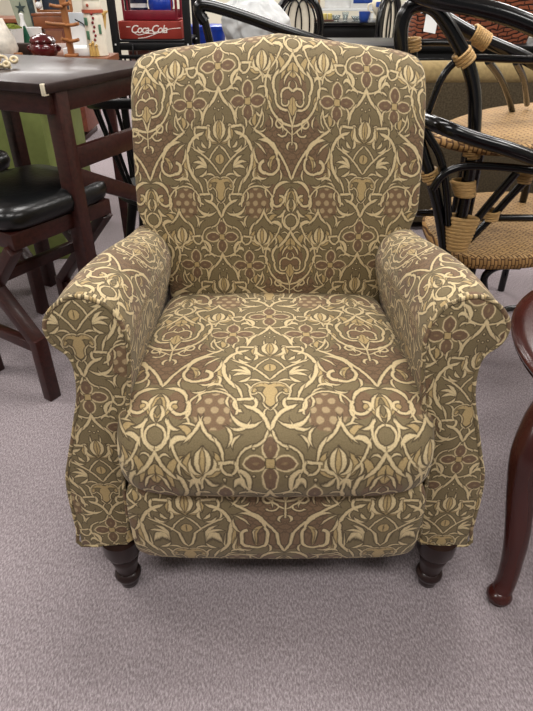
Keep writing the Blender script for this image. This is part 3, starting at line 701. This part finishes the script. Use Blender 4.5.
# ------------------------------------------------------------------ black dining set far behind
CRM=mat('cream_back_panel',(216,208,188),.5,.3,var=.04)
TY=7.08
dt=thing('dining_table','glossy black dining table far behind the recliner, covered with glassware','table',(1.0,TY,0))
bx('tabletop',(1.05,TY,.795),(2.3,.96,.035),LACQ,dt); bx('apron',(1.05,TY,.70),(2.1,.84,.15),BLK,dt)
for x in (.1,2.0):
    for y in (TY-.36,TY+.36): bx('leg',(x,y,.34),(.09,.09,.68),BLK,dt)
def oval_chair(px,Y,label,rot=0,w=.235,h=.30):
    top=at(px,0,Y); c=Vector((top.x,Y,.80))
    t=thing('dining_chair',label,'chair',(c.x,Y,0),'black oval-back dining chairs')
    ux=Vector((math.cos(rot),math.sin(rot),0)); uz=Vector((0,0,1)); n=ux.cross(uz)
    el=lambda a,b,k=40,ox=0,oz=0:[c+ux*(ox+a*math.cos(2*math.pi*i/k))+uz*(oz+b*math.sin(2*math.pi*i/k)) for i in range(k)]
    tube('back_frame',el(w,h),.036,LACQ,t,12,2,True)
    pn=[(a.dot(ux)-c.dot(ux),a.z-c.z) for a in el(w-.07,h-.05)]
    plate('back_panel',pn,c-n*.006,ux,uz,.010,CRM,t)
    # interlaced ovals in front of the cream panel
    for s in (-1,1): tube('back_loop',[q+n*-.0+Vector((0,0,0))-Vector((0,1,0))*.022 for q in el(.075,h-.06,30,s*.042)],.0085,LACQ,t,8,2,True)
    tube('back_frame_inner',[q-Vector((0,1,0))*.014 for q in el(w-.055,h-.04)],.010,LACQ,t,8,2,True)
    f=Vector((-ux.y,ux.x,0))
    sc_=c+f*.25; bm=bmesh.new(); box(bm,(sc_.x,sc_.y,.46),(.46,.44,.07),rot,bev=.02); s_=build('seat',bm,BRN,t,True,40)
    for sx in (-1,1):
        for dd in (.0,.44):
            q=c+ux*sx*.19+f*dd; bar('leg',(q.x,q.y,0),(q.x,q.y,.52 if dd==0 else .43),.04,.04,LACQ,t)
    return t
BRN=mat('brown_leather_seat',(84,50,40),.4,.4,var=.12)
oval_chair(299,6.05,'black dining chair with cream oval back and looped splat, above the recliner centre')
oval_chair(391,6.05,'black dining chair with cream oval back, right of the glassware and behind the rattan loop',math.radians(48),.19)
def on(px,py,Y): return at(px,py,Y)
zt=.8135
GLS=mat('clear_glass',(235,242,242),.05,.5,trans=.9,var=.02); BLU=mat('blue_glaze',(38,70,150),.3,.5,var=.1); IVO=mat('ivory_china',(224,214,190),.3,.5,var=.05)
gx=[(336,.052,.06,'wide clear glass bowl on the black dining table, leftmost of the glassware'),(345,.04,.09,'tall clear glass vase on the black dining table'),(357,.075,.05,'shallow clear glass dish in the middle of the black dining table')]
for p_,r_,h_,lb in gx:
    q=at(p_,21,6.9); t=lathe('glass_bowl',[(r_*.5,0),(r_*.55,.004),(r_*.8,h_*.5),(r_,h_),(r_*.96,h_),(r_*.75,h_*.5),(r_*.4,.012)],GLS,None,(q.x,6.9,zt)); tag(t,lb,'bowl','glassware on the black table')
q=at(364,20,6.74); tag(lathe('blue_cup',[(.04,0),(.045,.005),(.06,.05),(.066,.10),(.06,.10),(.05,.02)],BLU,None,(q.x,6.74,zt)),'small blue cup on the black dining table beside the ivory urn','cup')
q=at(381,20,6.8); ur=thing('ivory_urn','ivory china urn at the right end of the black dining table','urn',(q.x,6.8,zt))
lathe('body',[(.05,0),(.055,.01),(.04,.025),(.085,.08),(.12,.15),(.115,.2),(.095,.23),(.1,.24),(.08,.24)],IVO,ur,(q.x,6.8,zt))
bx('dark_label',(q.x-.06,6.7,zt+.17),(.06,.02,.05),BLU,ur)
for s in (-1,1): tube('handle',[(q.x+s*.11,6.8,zt+.18),(q.x+s*.16,6.8,zt+.16),(q.x+s*.15,6.8,zt+.1),(q.x+s*.1,6.8,zt+.09)],.01,IVO,ur,8,4)
YEL=mat('straw',(196,180,110),.6,.3); q=at(322,20,6.85)
tg_=thing('candle_tray','low tray of yellow candles on the left end of the black dining table','tray',(q.x,6.85,zt))
bx('tray',(q.x+.03,6.85,zt+.009),(.20,.16,.016),BRN,tg_)
for k in range(3): lathe('candle',[(.025,0),(.027,.003),(.027,.055),(.02,.06)],YEL,tg_,(q.x-.03+k*.06,6.85,zt+.017),14)
# framed picture with palm print and a wooden toy house behind the table
bk=thing('back_shelf','white shelf unit far behind the black dining table','shelf',(1.3,7.9,0))
SHW=mat('white_shelf_paint',(222,224,224),.6,.3,var=.03)
for x in (.2,1.35,2.5): bx('upright',(x,7.9,.65),(.03,.36,1.3),SHW,bk)
for z in (.2,.55,.9,1.25): bx('board',(1.35,7.9,z),(2.27,.36,.025),SHW,bk)
q=at(338,5,7.75); fr=thing('framed_print','white framed print of a green palm standing on the white shelf','picture',(q.x,7.78,.913))
PALM=mat('palm_green',(70,92,80),.6,.2)
bx('frame',(q.x,7.78,1.05),(.34,.02,.27),WHT,fr)
for k in range(7):
    a=math.radians(-80+k*26); bar('palm_leaf',(q.x,7.765,1.02),(q.x+.12*math.sin(a),7.765,1.04+.09*math.cos(a)),.012,.004,PALM,fr)
q=at(313,8,7.6); th_=thing('wooden_clock','small tan wooden house-shaped box on the shelf above the recliner','box',(q.x,7.82,.913))
plate('front',[(-.1,0),(.1,0),(.1,.2),(0,.3),(-.1,.2)],(q.x,7.82,.9135),(1,0,0),(0,0,1),.06,mat('tan_wood',(176,140,104),.6,.3),th_)
q=at(369,5,7.7); bb=thing('blue_white_carton','blue and white carton on the shelf behind the glassware','box',(q.x,7.8,.913))
bx('carton',(q.x,7.8,1.0295),(.46,.14,.23),WHT,bb); bx('band',(q.x,7.727,1.00),(.40,.006,.06),BLU,bb)
# ------------------------------------------------------------------ white plastic bag and blue tub
SEAT=mat('white_plastic_film',(206,208,208),.35,.5,var=.12,scale=14,bump=.3)
c0=at(254,42,2.15)
cs=thing('side_console','narrow dark console table standing behind the recliner','table',(c0.x,2.15,0))
zc=c0.z-.04
bx('top',(c0.x,2.15,zc-.0125),(.42,.34,.025),ESP,cs)
for sx in (-1,1):
    for sy in (-1,1): bx('leg',(c0.x+sx*.18,2.15+sy*.14,(zc-.025)/2),(.04,.04,zc-.025),ESP,cs)
bm=bmesh.new(); bmesh.ops.create_icosphere(bm,subdivisions=5,radius=1)
from mathutils import noise
for v in bm.verts:
    p=v.co.copy(); n=noise.fractal(p*1.8+Vector((3,1,2)),1.0,2.0,4)+.5*abs(noise.noise(p*4.2))
    k=1+.16*n
    z=p.z*k; w=1-.5*max(0,z)**1.5*1.0
    v.co=Vector((c0.x+.01+p.x*k*.145*w-.035*max(0,z),2.15+p.y*k*.10*w,zc+.02+max(-.02,.10+z*.13)))
tag(build('plastic_bag',bm,SEAT,None,True),'crumpled white plastic bag behind the black rattan arm above the recliner','bag')
BLP=mat('blue_plastic',(28,62,168),.3,.5,var=.1)
c1=at(207,50,3.3)
tb=thing('blue_tub','bright blue plastic tub behind the black rack post, left of the white bag','tub',(c1.x,3.3,0))
lathe('body',[(.10,0),(.105,.004),(.125,.14),(.128,.15),(.12,.15),(.1,.02)],BLP,tb,(c1.x,3.3,c1.z-.035)); lathe('lid',[(.02,.150),(.132,.150),(.134,.17),(.12,.176),(.02,.176)],BLP,tb,(c1.x,3.3,c1.z-.035))
ts=thing('pedestal_stand','dark round pedestal stand holding the blue tub behind the rack','stand',(c1.x,3.3,0))
lathe('top',[(.02,-.02),(.17,-.02),(.17,0),(.02,0)],ESP,ts,(c1.x,3.3,c1.z-.036)); lathe('column',[(.05,.03),(.03,.1),(.03,.6),(.05,c1.z-.056)],ESP,ts,(c1.x,3.3,0)); lathe('base',[(.02,0),(.16,0),(.15,.03),(.02,.04)],ESP,ts,(c1.x,3.3,0))
# ------------------------------------------------------------------ black metal rack and what it holds
RY=2.62
pl,pr=at(117,35,RY),at(184,35,RY)
rk=thing('metal_rack','black metal shelving rack behind the recliner, carrying the red drink crate','rack',((pl.x+pr.x)/2,RY+.2,0))
zs=at(150,40,RY).z
for x in (pl.x-.01,pr.x+.02):
    for y in (RY,RY+.42):
        bm=bmesh.new(); box(bm,(x,y,.72),(.038,.03,1.44),bev=.002); u=build('post',bm,BLK,rk,True,40)
        for z in (zs-.02,zs+.26,zs-.3): 
            bm=bmesh.new(); box(bm,(x,y-.017,z),(.008,.004,.008)); build('rivet',bm,WHT,u,False)
xm=(pl.x+pr.x)/2+.005; W=pr.x-pl.x+.03
bx('shelf_beam',(xm,RY,zs-.030),(W,.028,.034),BLK,rk); bx('shelf_beam',(xm,RY+.42,zs-.030),(W,.028,.034),BLK,rk)
bx('shelf_board',(xm,RY+.21,zs-.006),(W,.40,.012),BLK,rk)
bx('shelf_board',(xm,RY+.21,.30),(W,.40,.02),BLK,rk); bx('shelf_beam',(xm,RY,.28),(W,.028,.05),BLK,rk)
lx=pl.x+.0; 
# ladder-like black slatted chair back hung on the rack front
sl=thing('slatted_rack','small black slatted magazine rack hooked under the rack shelf','rack',(xm-.1,RY-.04,.7))
bx('top_bar',(xm-.10,RY-.045,zs-.075),(.17,.018,.018),BLK,sl); bx('bottom_bar',(xm-.10,RY-.045,zs-.30),(.17,.018,.018),BLK,sl)
for k in range(6): bx('slat',(xm-.175+k*.03,RY-.045,zs-.19),(.010,.012,.22),BLK,sl)
tube('hook',[(xm-.1,RY-.045,zs-.07),(xm-.1,RY-.03,zs-.03),(xm-.1,RY-.020,zs-.02)],.004,BLK,sl,6,3)
RED=mat('crate_red',(150,52,42),.6,.3,var=.12,scale=12); RED2=mat('maroon_metal',(120,20,38),.4,.5,var=.1); WLET=mat('white_lettering',(232,222,214),.6,.2,var=.05)
cl,cr=at(119,37,RY+.05),at(183,37,RY+.05); cw=cr.x-cl.x-.008; ch=.083; cx=(cl.x+cr.x)/2; cz=zs
crate=thing('drink_crate','red wooden drink crate with white script lettering on the black rack shelf','crate',(cx,RY+.2,cz))
bx('front_board',(cx,RY+.055,cz+ch/2+.001),(cw,.016,ch),RED,crate); bx('back_board',(cx,RY+.335,cz+ch/2+.001),(cw,.016,ch),RED,crate)
for s in (-1,1): bx('end_board',(cx+s*(cw/2-.008),RY+.195,cz+ch/2+.001),(.016,.264,ch),RED,crate)
bx('bottom_board',(cx,RY+.195,cz+.008),(cw-.04,.26,.012),RED,crate)
tcu=bpy.data.curves.new('script_lettering','FONT'); tcu.body='Coca-Cola'; tcu.size=.052; tcu.shear=.35; tcu.extrude=.0008; tcu.align_x='CENTER'; tcu.space_character=.86; tcu.offset=.0006
to=bpy.data.objects.new('tmp',tcu); COL.objects.link(to); dg=bpy.context.evaluated_depsgraph_get()
me=bpy.data.meshes.new_from_object(to.evaluated_get(dg)); bpy.data.objects.remove(to)
me.transform(Matrix.Translation((cx-.008,RY+.0462,cz+.030))@Matrix.Rotation(math.pi/2,4,'X'))
lo=link('script_lettering',me,WLET,crate,False); lo.matrix_parent_inverse=parent_inv(crate)
tube('lettering_swash',[(cx-.085,RY+.046,cz+.028),(cx-.06,RY+.046,cz+.020),(cx-.02,RY+.046,cz+.028),(cx+.03,RY+.046,cz+.026)],.0018,WLET,crate,6,5)
bm=bmesh.new(); sw=spline([(cx-.07,cz+.004),(cx-.02,cz+.010),(cx+.06,cz+.036),(cx+.11,cz+.048),(cx+cw/2-.004,cz+.052)] and [(cx-.07,0,cz+.004),(cx-.02,0,cz+.010),(cx+.06,0,cz+.036),(cx+.11,0,cz+.048),(cx+cw/2-.004,0,cz+.052)],6)
tube_bm(bm,[(p.x,RY+.047,p.z) for p in sw],.0022,6,1); build('white_band',bm,WLET,crate,True)
bx('small_lettering',(cx-.115,RY+.0465,cz+.058),(.022,.002,.004),WLET,crate,bev=0)
# maroon carrier on the crate, with a blue bowl and a striped tin inside
mz=cz+ch+.002; mcx=at(151,15,RY+.12).x
mc=thing('wire_carrier','maroon metal carrier standing on the red crate, holding blue and white ware','carrier',(mcx,RY+.2,mz))
bx('front_rail',(mcx,RY+.10,mz+.024),(.29,.010,.046),RED2,mc); bx('back_rail',(mcx,RY+.30,mz+.024),(.29,.010,.046),RED2,mc); bx('tray',(mcx,RY+.20,mz+.003),(.29,.20,.006),RED2,mc)
for s in (-1,1):
    for y in (RY+.10,RY+.30): tube('upright',[(mcx+s*.14,y,mz+.003),(mcx+s*.14,y,mz+.15),(mcx+s*.137,y,mz+.30)],.007,RED2,mc,8,3)
    tube('upright',[(mcx+s*.118,RY+.10,mz+.02),(mcx+s*.118,RY+.10,mz+.15),(mcx+s*.116,RY+.10,mz+.30)],.005,RED2,mc,8,3)
    tube('top_rail',[(mcx+s*.137,RY+.10,mz+.30),(mcx+s*.137,RY+.2,mz+.30),(mcx+s*.137,RY+.30,mz+.30)],.007,RED2,mc,8,2)
bm=bmesh.new(); bmesh.ops.create_uvsphere(bm,u_segments=28,v_segments=18,radius=.068); bmesh.ops.transform(bm,matrix=Matrix.Translation((mcx+.045,RY+.2,mz+.0745)),verts=bm.verts)
tag(build('blue_ball',bm,BLP,None,True),'round blue ball inside the maroon carrier above the red crate','ball')
tn=thing('striped_tin','navy and white striped tin inside the maroon carrier, left of the blue ball','tin',(mcx-.075,RY+.2,mz+.0065))
NAVY=mat('navy_enamel',(30,36,62),.4,.5)
lathe('body',[(.03,0),(.046,.002),(.046,.16),(.03,.165)],WHT,tn,(mcx-.075,RY+.2,mz+.0065))
for z in (.03,.07,.11): lathe('stripe',[(.0465,z),(.0475,z),(.0475,z+.02),(.0465,z+.02)],NAVY,tn,(mcx-.075,RY+.2,mz+.0065))
# brick-patterned carton under the shelf
BRK=weave('red_brick_print',(150,96,88),(196,170,160),9,(1.5708,0,0),.1)
kb=thing('brick_print_box','large box with a red brick print on the lower shelf of the black rack','box',(xm,RY+.22,.311))
bx('carton',(xm,RY+.22,.3115+(zs-.36)/2),(W-.09,.32,zs-.36),BRK,kb)
# ------------------------------------------------------------------ display table with bric-a-brac, top left
DY=1.95
BRW=mat('brown_oak',(128,74,44),.45,.4,var=.2,scale=14,stretch=(1,1,.2)); BRL=mat('oak_light',(168,110,66),.45,.4,var=.2,scale=14,stretch=(1,1,.2))
z0=at(45,58,DY-.1).z
dcx=-.98
ds=thing('display_table','display cabinet with a brown top, olive green body and bric-a-brac, behind the counter table','table',(dcx,DY+.22,0))
xr=at(106,56,DY-.12).x; xg=at(47,150,DY-.08).x; xl=-1.75
xm_=at(72,50,DY).x; prism('tabletop',[(xl,DY-.12),(xr,DY-.12),(xr,DY+.11),(xm_,DY+.16),(xm_,DY+.62),(xl,DY+.62)],z0-.025,z0,BRW,ds); bx('body',((xl+xg)/2,DY+.22,(z0-.025)/2),(xg-xl,.6,z0-.027),GREEN,ds)
for y in (.06,): bx('leg',(xr-.06,DY+y,(z0-.025)/2),(.04,.04,z0-.025),ESP,ds)
def X(px,Y=DY): return at(px,50,Y).x
RGL=mat('oxblood_glaze',(88,20,26),.18,.6,coat=.5,var=.3,scale=9)
jx=X(44.5,DY-.02); ja=thing('lidded_jar','squat oxblood-glazed lidded jar on the display table, left of the peg stand','jar',(jx,DY-.02,z0))
lathe('body',[(.03,0),(.046,.002),(.058,.018),(.060,.032),(.052,.046),(.046,.050)],RGL,ja,(jx,DY-.02,z0)); 
lathe('lid',[(.02,.050),(.052,.050),(.055,.058),(.046,.072),(.022,.080),(.008,.084)],RGL,ja,(jx,DY-.02,z0))
for s in (-1,1): tube('handle',[(jx+s*.056,DY-.02,z0+.038),(jx+s*.068,DY-.02,z0+.032),(jx+s*.058,DY-.02,z0+.02)],.006,RGL,ja,8,4)
# pegged mug stand
px_=X(72,DY-.05); ps=thing('mug_tree','brown wooden mug tree with short pegs standing on the display table','stand',(px_,DY-.05,z0))
bx('post',(px_-.005,DY-.05,z0+.16),(.024,.024,.30),BRL,ps); bx('base',(px_-.005,DY-.05,z0+.006),(.05,.05,.012),BRL,ps)
for z,l,s in ((.180,.045,-1),(.188,.04,1),(.118,.075,-1),(.115,.06,1),(.058,.05,1),(.062,.02,-1),(.240,.04,1),(.245,.04,-1)):
    tube('peg',[(px_-.005,DY-.06,z0+z),(px_-.005+s*l*.6,DY-.075,z0+z+.003),(px_-.005+s*l,DY-.085,z0+z+.008)],.0065,BRL,ps,8,3)
# white box lids in front of it
fx=X(80,DY+.0); tag(bx('shallow_box',(fx,DY+.05,z0+.015),(.13,.16,.030),WHT),'shallow white box lid on the display table at the foot of the mug tree','box')
# ceramic lighthouse
LY=DY+.0; lx=X(98,LY); li=thing('ceramic_house','white ceramic tower house with red dots and green windows, beside the black rack post','ornament',(lx,LY,z0))
CER=mat('white_ceramic',(232,224,206),.3,.5,var=.06); TER=mat('terracotta_glaze',(178,90,66),.4,.4); TGR=mat('green_glaze',(84,128,100),.4,.4); DRD=mat('dark_red_glaze',(130,30,34),.35,.4); GLD=mat('gold_glaze',(196,160,92),.35,.5)
lathe('tower',[(.03,0),(.043,.002),(.040,.12),(.037,.16),(.036,.163),(.038,.166),(.038,.185),(.036,.20),(.028,.205)],CER,li,(lx,LY,z0))
lathe('roof_band',[(.0385,.158),(.043,.158),(.043,.170),(.0385,.170)],TER,li,(lx,LY,z0)); lathe('cap',[(.01,.203),(.035,.203),(.04,.208),(.034,.216),(.01,.222)],CER,li,(lx,LY,z0))
for (a,z,w,h) in ((-.6,.128,.014,.028),(-.55,.078,.013,.032),(.75,.10,.010,.034)):
    r_=.043; p=Vector((lx+r_*math.sin(a),LY-r_*math.cos(a),z0+z)); bx('window',p,(w,.006,h),TGR,li,rz=a,bev=.001)
for k in range(7):
    a=.12+.1*(k%2); z=.155-.0155*k; r_=.0418; bm=bmesh.new(); bmesh.ops.create_uvsphere(bm,u_segments=10,v_segments=8,radius=.0052); bmesh.ops.transform(bm,matrix=Matrix.Translation((lx+r_*math.sin(a),LY-r_*math.cos(a),z0+z)),verts=bm.verts); build('red_dot',bm,DRD,li,True)
bm=bmesh.new(); bmesh.ops.create_uvsphere(bm,u_segments=12,v_segments=8,radius=.006); bmesh.ops.transform(bm,matrix=Matrix.Translation((lx-.008,LY-.038,z0+.185)),verts=bm.verts); build('red_dot',bm,TER,li,True)
for dx,h in ((-.018,.05),(-.006,.058),(.008,.046)): lathe('gold_figure',[(.004,0),(.008,.002),(.006,h*.6),(.004,h*.75),(.007,h*.88),(.002,h)],GLD,li,(lx+dx,LY-.044,z0),12)
# small gilt bird figure behind the tower
gx_=X(106,DY+.1); gb=thing('gilt_bird','small gilt bird figure with a spread wing between the ceramic tower and the rack post','ornament',(gx_,DY+.1,z0))
tube('body',[(gx_-.03,DY+.1,z0+.14),(gx_,DY+.1,z0+.148),(gx_+.03,DY+.1,z0+.16)],lambda t:.004+.012*math.sin(math.pi*min(1,t+.08)),GLD,gb,10,5)
plate('wing',[(-.012,0),(.022,.0),(.012,-.055),(.004,-.03)],(gx_,DY+.1,z0+.145),(1,0,0),(0,0,1),.004,GLD,gb)
tube('stand',[(gx_,DY+.104,z0),(gx_,DY+.104,z0+.07),(gx_,DY+.104,z0+.14)],.005,BLK,gb,8,2)
# grey tray with a white plate leaning
GRY=mat('grey_enamel',(176,180,184),.4,.5,var=.06); ax=X(85,DY+.22)
ty=thing('grey_tray','square grey tray with a pale round plate in it, leaning behind the mug tree','tray',(ax,DY+.25,z0))
bx('tray_panel',(ax,DY+.22,z0+.076),(.115,.014,.15),GRY,ty); 
bm=bmesh.new(); lathe_bm(bm,[(.005,0),(.03,.0),(.045,.006),(.046,.009),(.03,.005),(.005,.005)]); bmesh.ops.transform(bm,matrix=Matrix.Translation((ax-.015,DY+.212,z0+.06))@Matrix.Rotation(math.pi/2,4,'X'),verts=bm.verts); build('plate',bm,WHT,ty,True,50)
tube('wire_handle',[(ax-.02,DY+.205,z0+.125),(ax+.02,DY+.203,z0+.10),(ax+.035,DY+.205,z0+.03)],.003,BLK,ty,6,5)
# brown stool-like shelf with a chalkboard above
sx_=X(57,DY+.35)+.006; ws=thing('wooden_stand','brown wooden step stand behind the oxblood jar','stand',(sx_,DY+.4,z0))
bx('front_board',(sx_,DY+.36,z0+.105),(.19,.02,.05),BRW,ws); bx('top',(sx_,DY+.42,z0+.137),(.20,.14,.012),BRW,ws)
for s in (-.082,.045): bx('leg',(sx_+s,DY+.40,z0+.04),(.03,.03,.08),BRW,ws)
bx('back_leg',(sx_+.082,DY+.46,z0+.066),(.03,.03,.13),BRW,ws)
SLT=mat('slate_board',(54,62,74),.7,.2,var=.12,scale=30); fz=z0+.145
cb_=thing('chalkboard','small chalkboard in a tan frame with chalk scribbles, on the wooden stand','board',(sx_,DY+.42,fz))
bx('slate',(sx_+.008,DY+.405,fz+.052),(.125,.008,.095),SLT,cb_); 
for nm,dx,dz,w,h in (('frame_rail',.0,.105,.17,.014),('frame_rail',.0,.006,.17,.01),('frame_stile',-.078,.055,.014,.10),('frame_stile',.08,.055,.014,.10)): bx(nm,(sx_+dx,DY+.404,fz+dz),(w,.014,h),BRL,cb_)
for k in range(5): tube('chalk_mark',[(sx_-.03+k*.022,DY+.3995,fz+.083),(sx_-.022+k*.022,DY+.3995,fz+.089),(sx_-.015+k*.022,DY+.3995,fz+.081)],.0016,WHT,cb_,6,3)
orn=thing('wire_ornament','little blue and white ornament hanging on the left side of the chalkboard frame','ornament',(sx_-.07,DY+.39,fz+.06))
for dz,mm in ((.03,WHT),(.0,NAVY),(-.03,WHT)):
    bm=bmesh.new(); bmesh.ops.create_uvsphere(bm,u_segments=12,v_segments=8,radius=.016); bmesh.ops.transform(bm,matrix=Matrix.Translation((sx_-.062,DY+.379,fz+.06+dz)),verts=bm.verts); build('bead',bm,mm,orn,True)
# sage board with a dark star, navy dotted board next to it
SAGE=mat('sage_board',(150,156,138),.7,.2,var=.08,scale=20); STAR=mat('dark_green_star',(58,70,68),.7,.2); NVD=mat('dark_teal_board',(60,76,78),.6,.3,var=.3,scale=60)
bxx=X(18,DY+.3); sb=thing('star_board','sage green tapered board with a dark star, leaning behind the potted plant','board',(bxx,DY+.3,z0))
BY=DY+.40; H3=.30; LX=lambda p: at(p,20,BY).x
plate('board',[(LX(21),0),(LX(34),0),(LX(26.5),H3),(LX(8),H3)],(0,BY,z0+.001),(1,0,0),(0,.12,1),.012,SAGE,sb)
sp_=at(20,8,BY); plate('star',[((.026 if k%2==0 else .010)*math.sin(k*math.pi/5),(.026 if k%2==0 else .010)*math.cos(k*math.pi/5)) for k in range(10)],(sp_.x,BY-.0135+.12*(sp_.z-z0),sp_.z),(1,0,0),(0,.12,1),.002,STAR,sb)
db=thing('dotted_board','dark teal speckled board leaning against the right side of the sage star board','board',(LX(36),BY,z0))
plate('board',[(LX(34.3),0),(LX(38.5),0),(LX(33),H3),(LX(26.9),H3)],(0,BY,z0+.001),(1,0,0),(0,.12,1),.010,NVD,db)
# potted moss in a white patterned pot
GRN=mat('moss_green',(104,112,44),.9,.1,var=.3,scale=80,bump=.6); px2=X(15,DY+.12)
pp=thing('potted_moss','white pot with a dark blue motif and green moss, left of the oxblood jar','plant',(px2,DY+.12,z0))
lathe('pot',[(.03,0),(.04,.002),(.052,.09),(.054,.094),(.048,.094),(.044,.085)],WHT,pp,(px2,DY+.12,z0)); 
bm=bmesh.new(); bmesh.ops.create_icosphere(bm,subdivisions=4,radius=1)
for v in bm.verts:
    k=1+.18*noise.noise(v.co*5); v.co=Vector((px2+v.co.x*.05*k,DY+.12+v.co.y*.05*k,z0+.09+max(-.006,v.co.z*.022*k)))
build('moss',bm,GRN,pp,True); plate('motif',[(-.012,0),(.012,-.004),(.006,.018),(0,.034),(-.008,.02)],(px2+.006,DY+.12-.053,z0+.045),(1,0,0),(0,-.12,1),.002,NAVY,pp)
# dark basket blocks, small wooden block, green bottle, white cups and vase
tag(bx('wooden_block',(X(17.5,DY-.06),DY-.06,z0+.008),(.03,.03,.016),BRL),'tiny pale wooden block on the display table in front of the potted moss','block')
tag(bx('dark_box',(X(24,DY+.03),DY+.03,z0+.022),(.07,.06,.044),mat('dark_brown_box',(62,48,42),.7,.2)),'small dark brown box on the display table beside the oxblood jar','box')
tag(lathe('green_cone',[(.03,0),(.031,.002),(.018,.05),(.004,.10)],mat('dark_green_felt',(38,82,62),.8,.1),None,(X(26.5,DY+.17),DY+.20,z0)),'little dark green cone ornament between the potted moss and white crock','ornament')
tag(lathe('white_crock',[(.035,0),(.046,.002),(.048,.085),(.05,.09),(.044,.09),(.04,.02)],WHT,None,(X(34,DY+.26),DY+.27,z0),),'plain white crock on the display table behind the oxblood jar','crock')
tag(lathe('white_bottle',[(.012,0),(.016,.002),(.016,.09),(.008,.12),(.010,.14),(.004,.145)],WHT,None,(X(26,DY+.3),DY+.33,z0)),'slim white bottle in front of the sage star board','bottle')
vx=X(1,DY-.08); tag(lathe('white_vase',[(.02,0),(.048,.002),(.06,.03),(.052,.07),(.03,.115),(.022,.14),(.016,.14)],mat('mottled_white_glaze',(222,214,200),.3,.5,var=.2,scale=25),None,(vx,DY-.05,z0)),'mottled white vase at the left edge of the display table','vase')
# dark wooden cabinet behind on the left wall side, grey partition
cbx=thing('wooden_sideboard','long red-brown sideboard far behind the display table at top left','sideboard',(-2.6,4.6,0))
z9=at(5,21,4.4).z
bx('body',(-2.4,4.7,z9/2+.03),(1.6,.5,z9-.1),mat('red_brown_wood',(112,58,40),.4,.4,var=.2),cbx); bx('top',(-2.4,4.7,z9-.0),(1.66,.54,.03),BRW,cbx); bx('plinth',(-2.4,4.7,.02),(1.5,.44,.04),ESP,cbx)
bx('door',(-2.75,4.445,z9/2+.03),(.7,.012,z9-.2),BRW,cbx); bx('door',(-2.03,4.445,z9/2+.03),(.7,.012,z9-.2),BRW,cbx)
LP=43; EXPO=0.0
# ------------------------------------------------------------------ light: rows of ceiling fluorescent fittings
def lamp(x,y,pw,sx=1.2,sy=.55,rz=0):
    l=bpy.data.lights.new('ceiling_light','AREA'); l.shape='RECTANGLE'; l.size=sx; l.size_y=sy; l.energy=pw; l.color=(1,.975,.94)
    o=bpy.data.objects.new('ceiling_light',l); COL.objects.link(o); o.location=(x,y,2.78); o.rotation_euler=(0,0,rz)
for x in (-2.4,0.1,2.6):
    for y in (-1.4,.9,3.2,5.6,7.8): lamp(x,y,LP*(.95 if y<0 else 1))
w=bpy.data.worlds.new('world'); SC.world=w; w.use_nodes=True
w.node_tree.nodes['Background'].inputs[0].default_value=(1,.98,.96,1); w.node_tree.nodes['Background'].inputs[1].default_value=.18
SC.view_settings.view_transform='Standard'; SC.view_settings.look='None'; SC.view_settings.exposure=EXPO; SC.view_settings.gamma=1
SC.view_settings.use_curve_mapping=False
SC.cycles.max_bounces=6; SC.cycles.diffuse_bounces=3; SC.cycles.glossy_bounces=3; SC.cycles.use_denoising=True
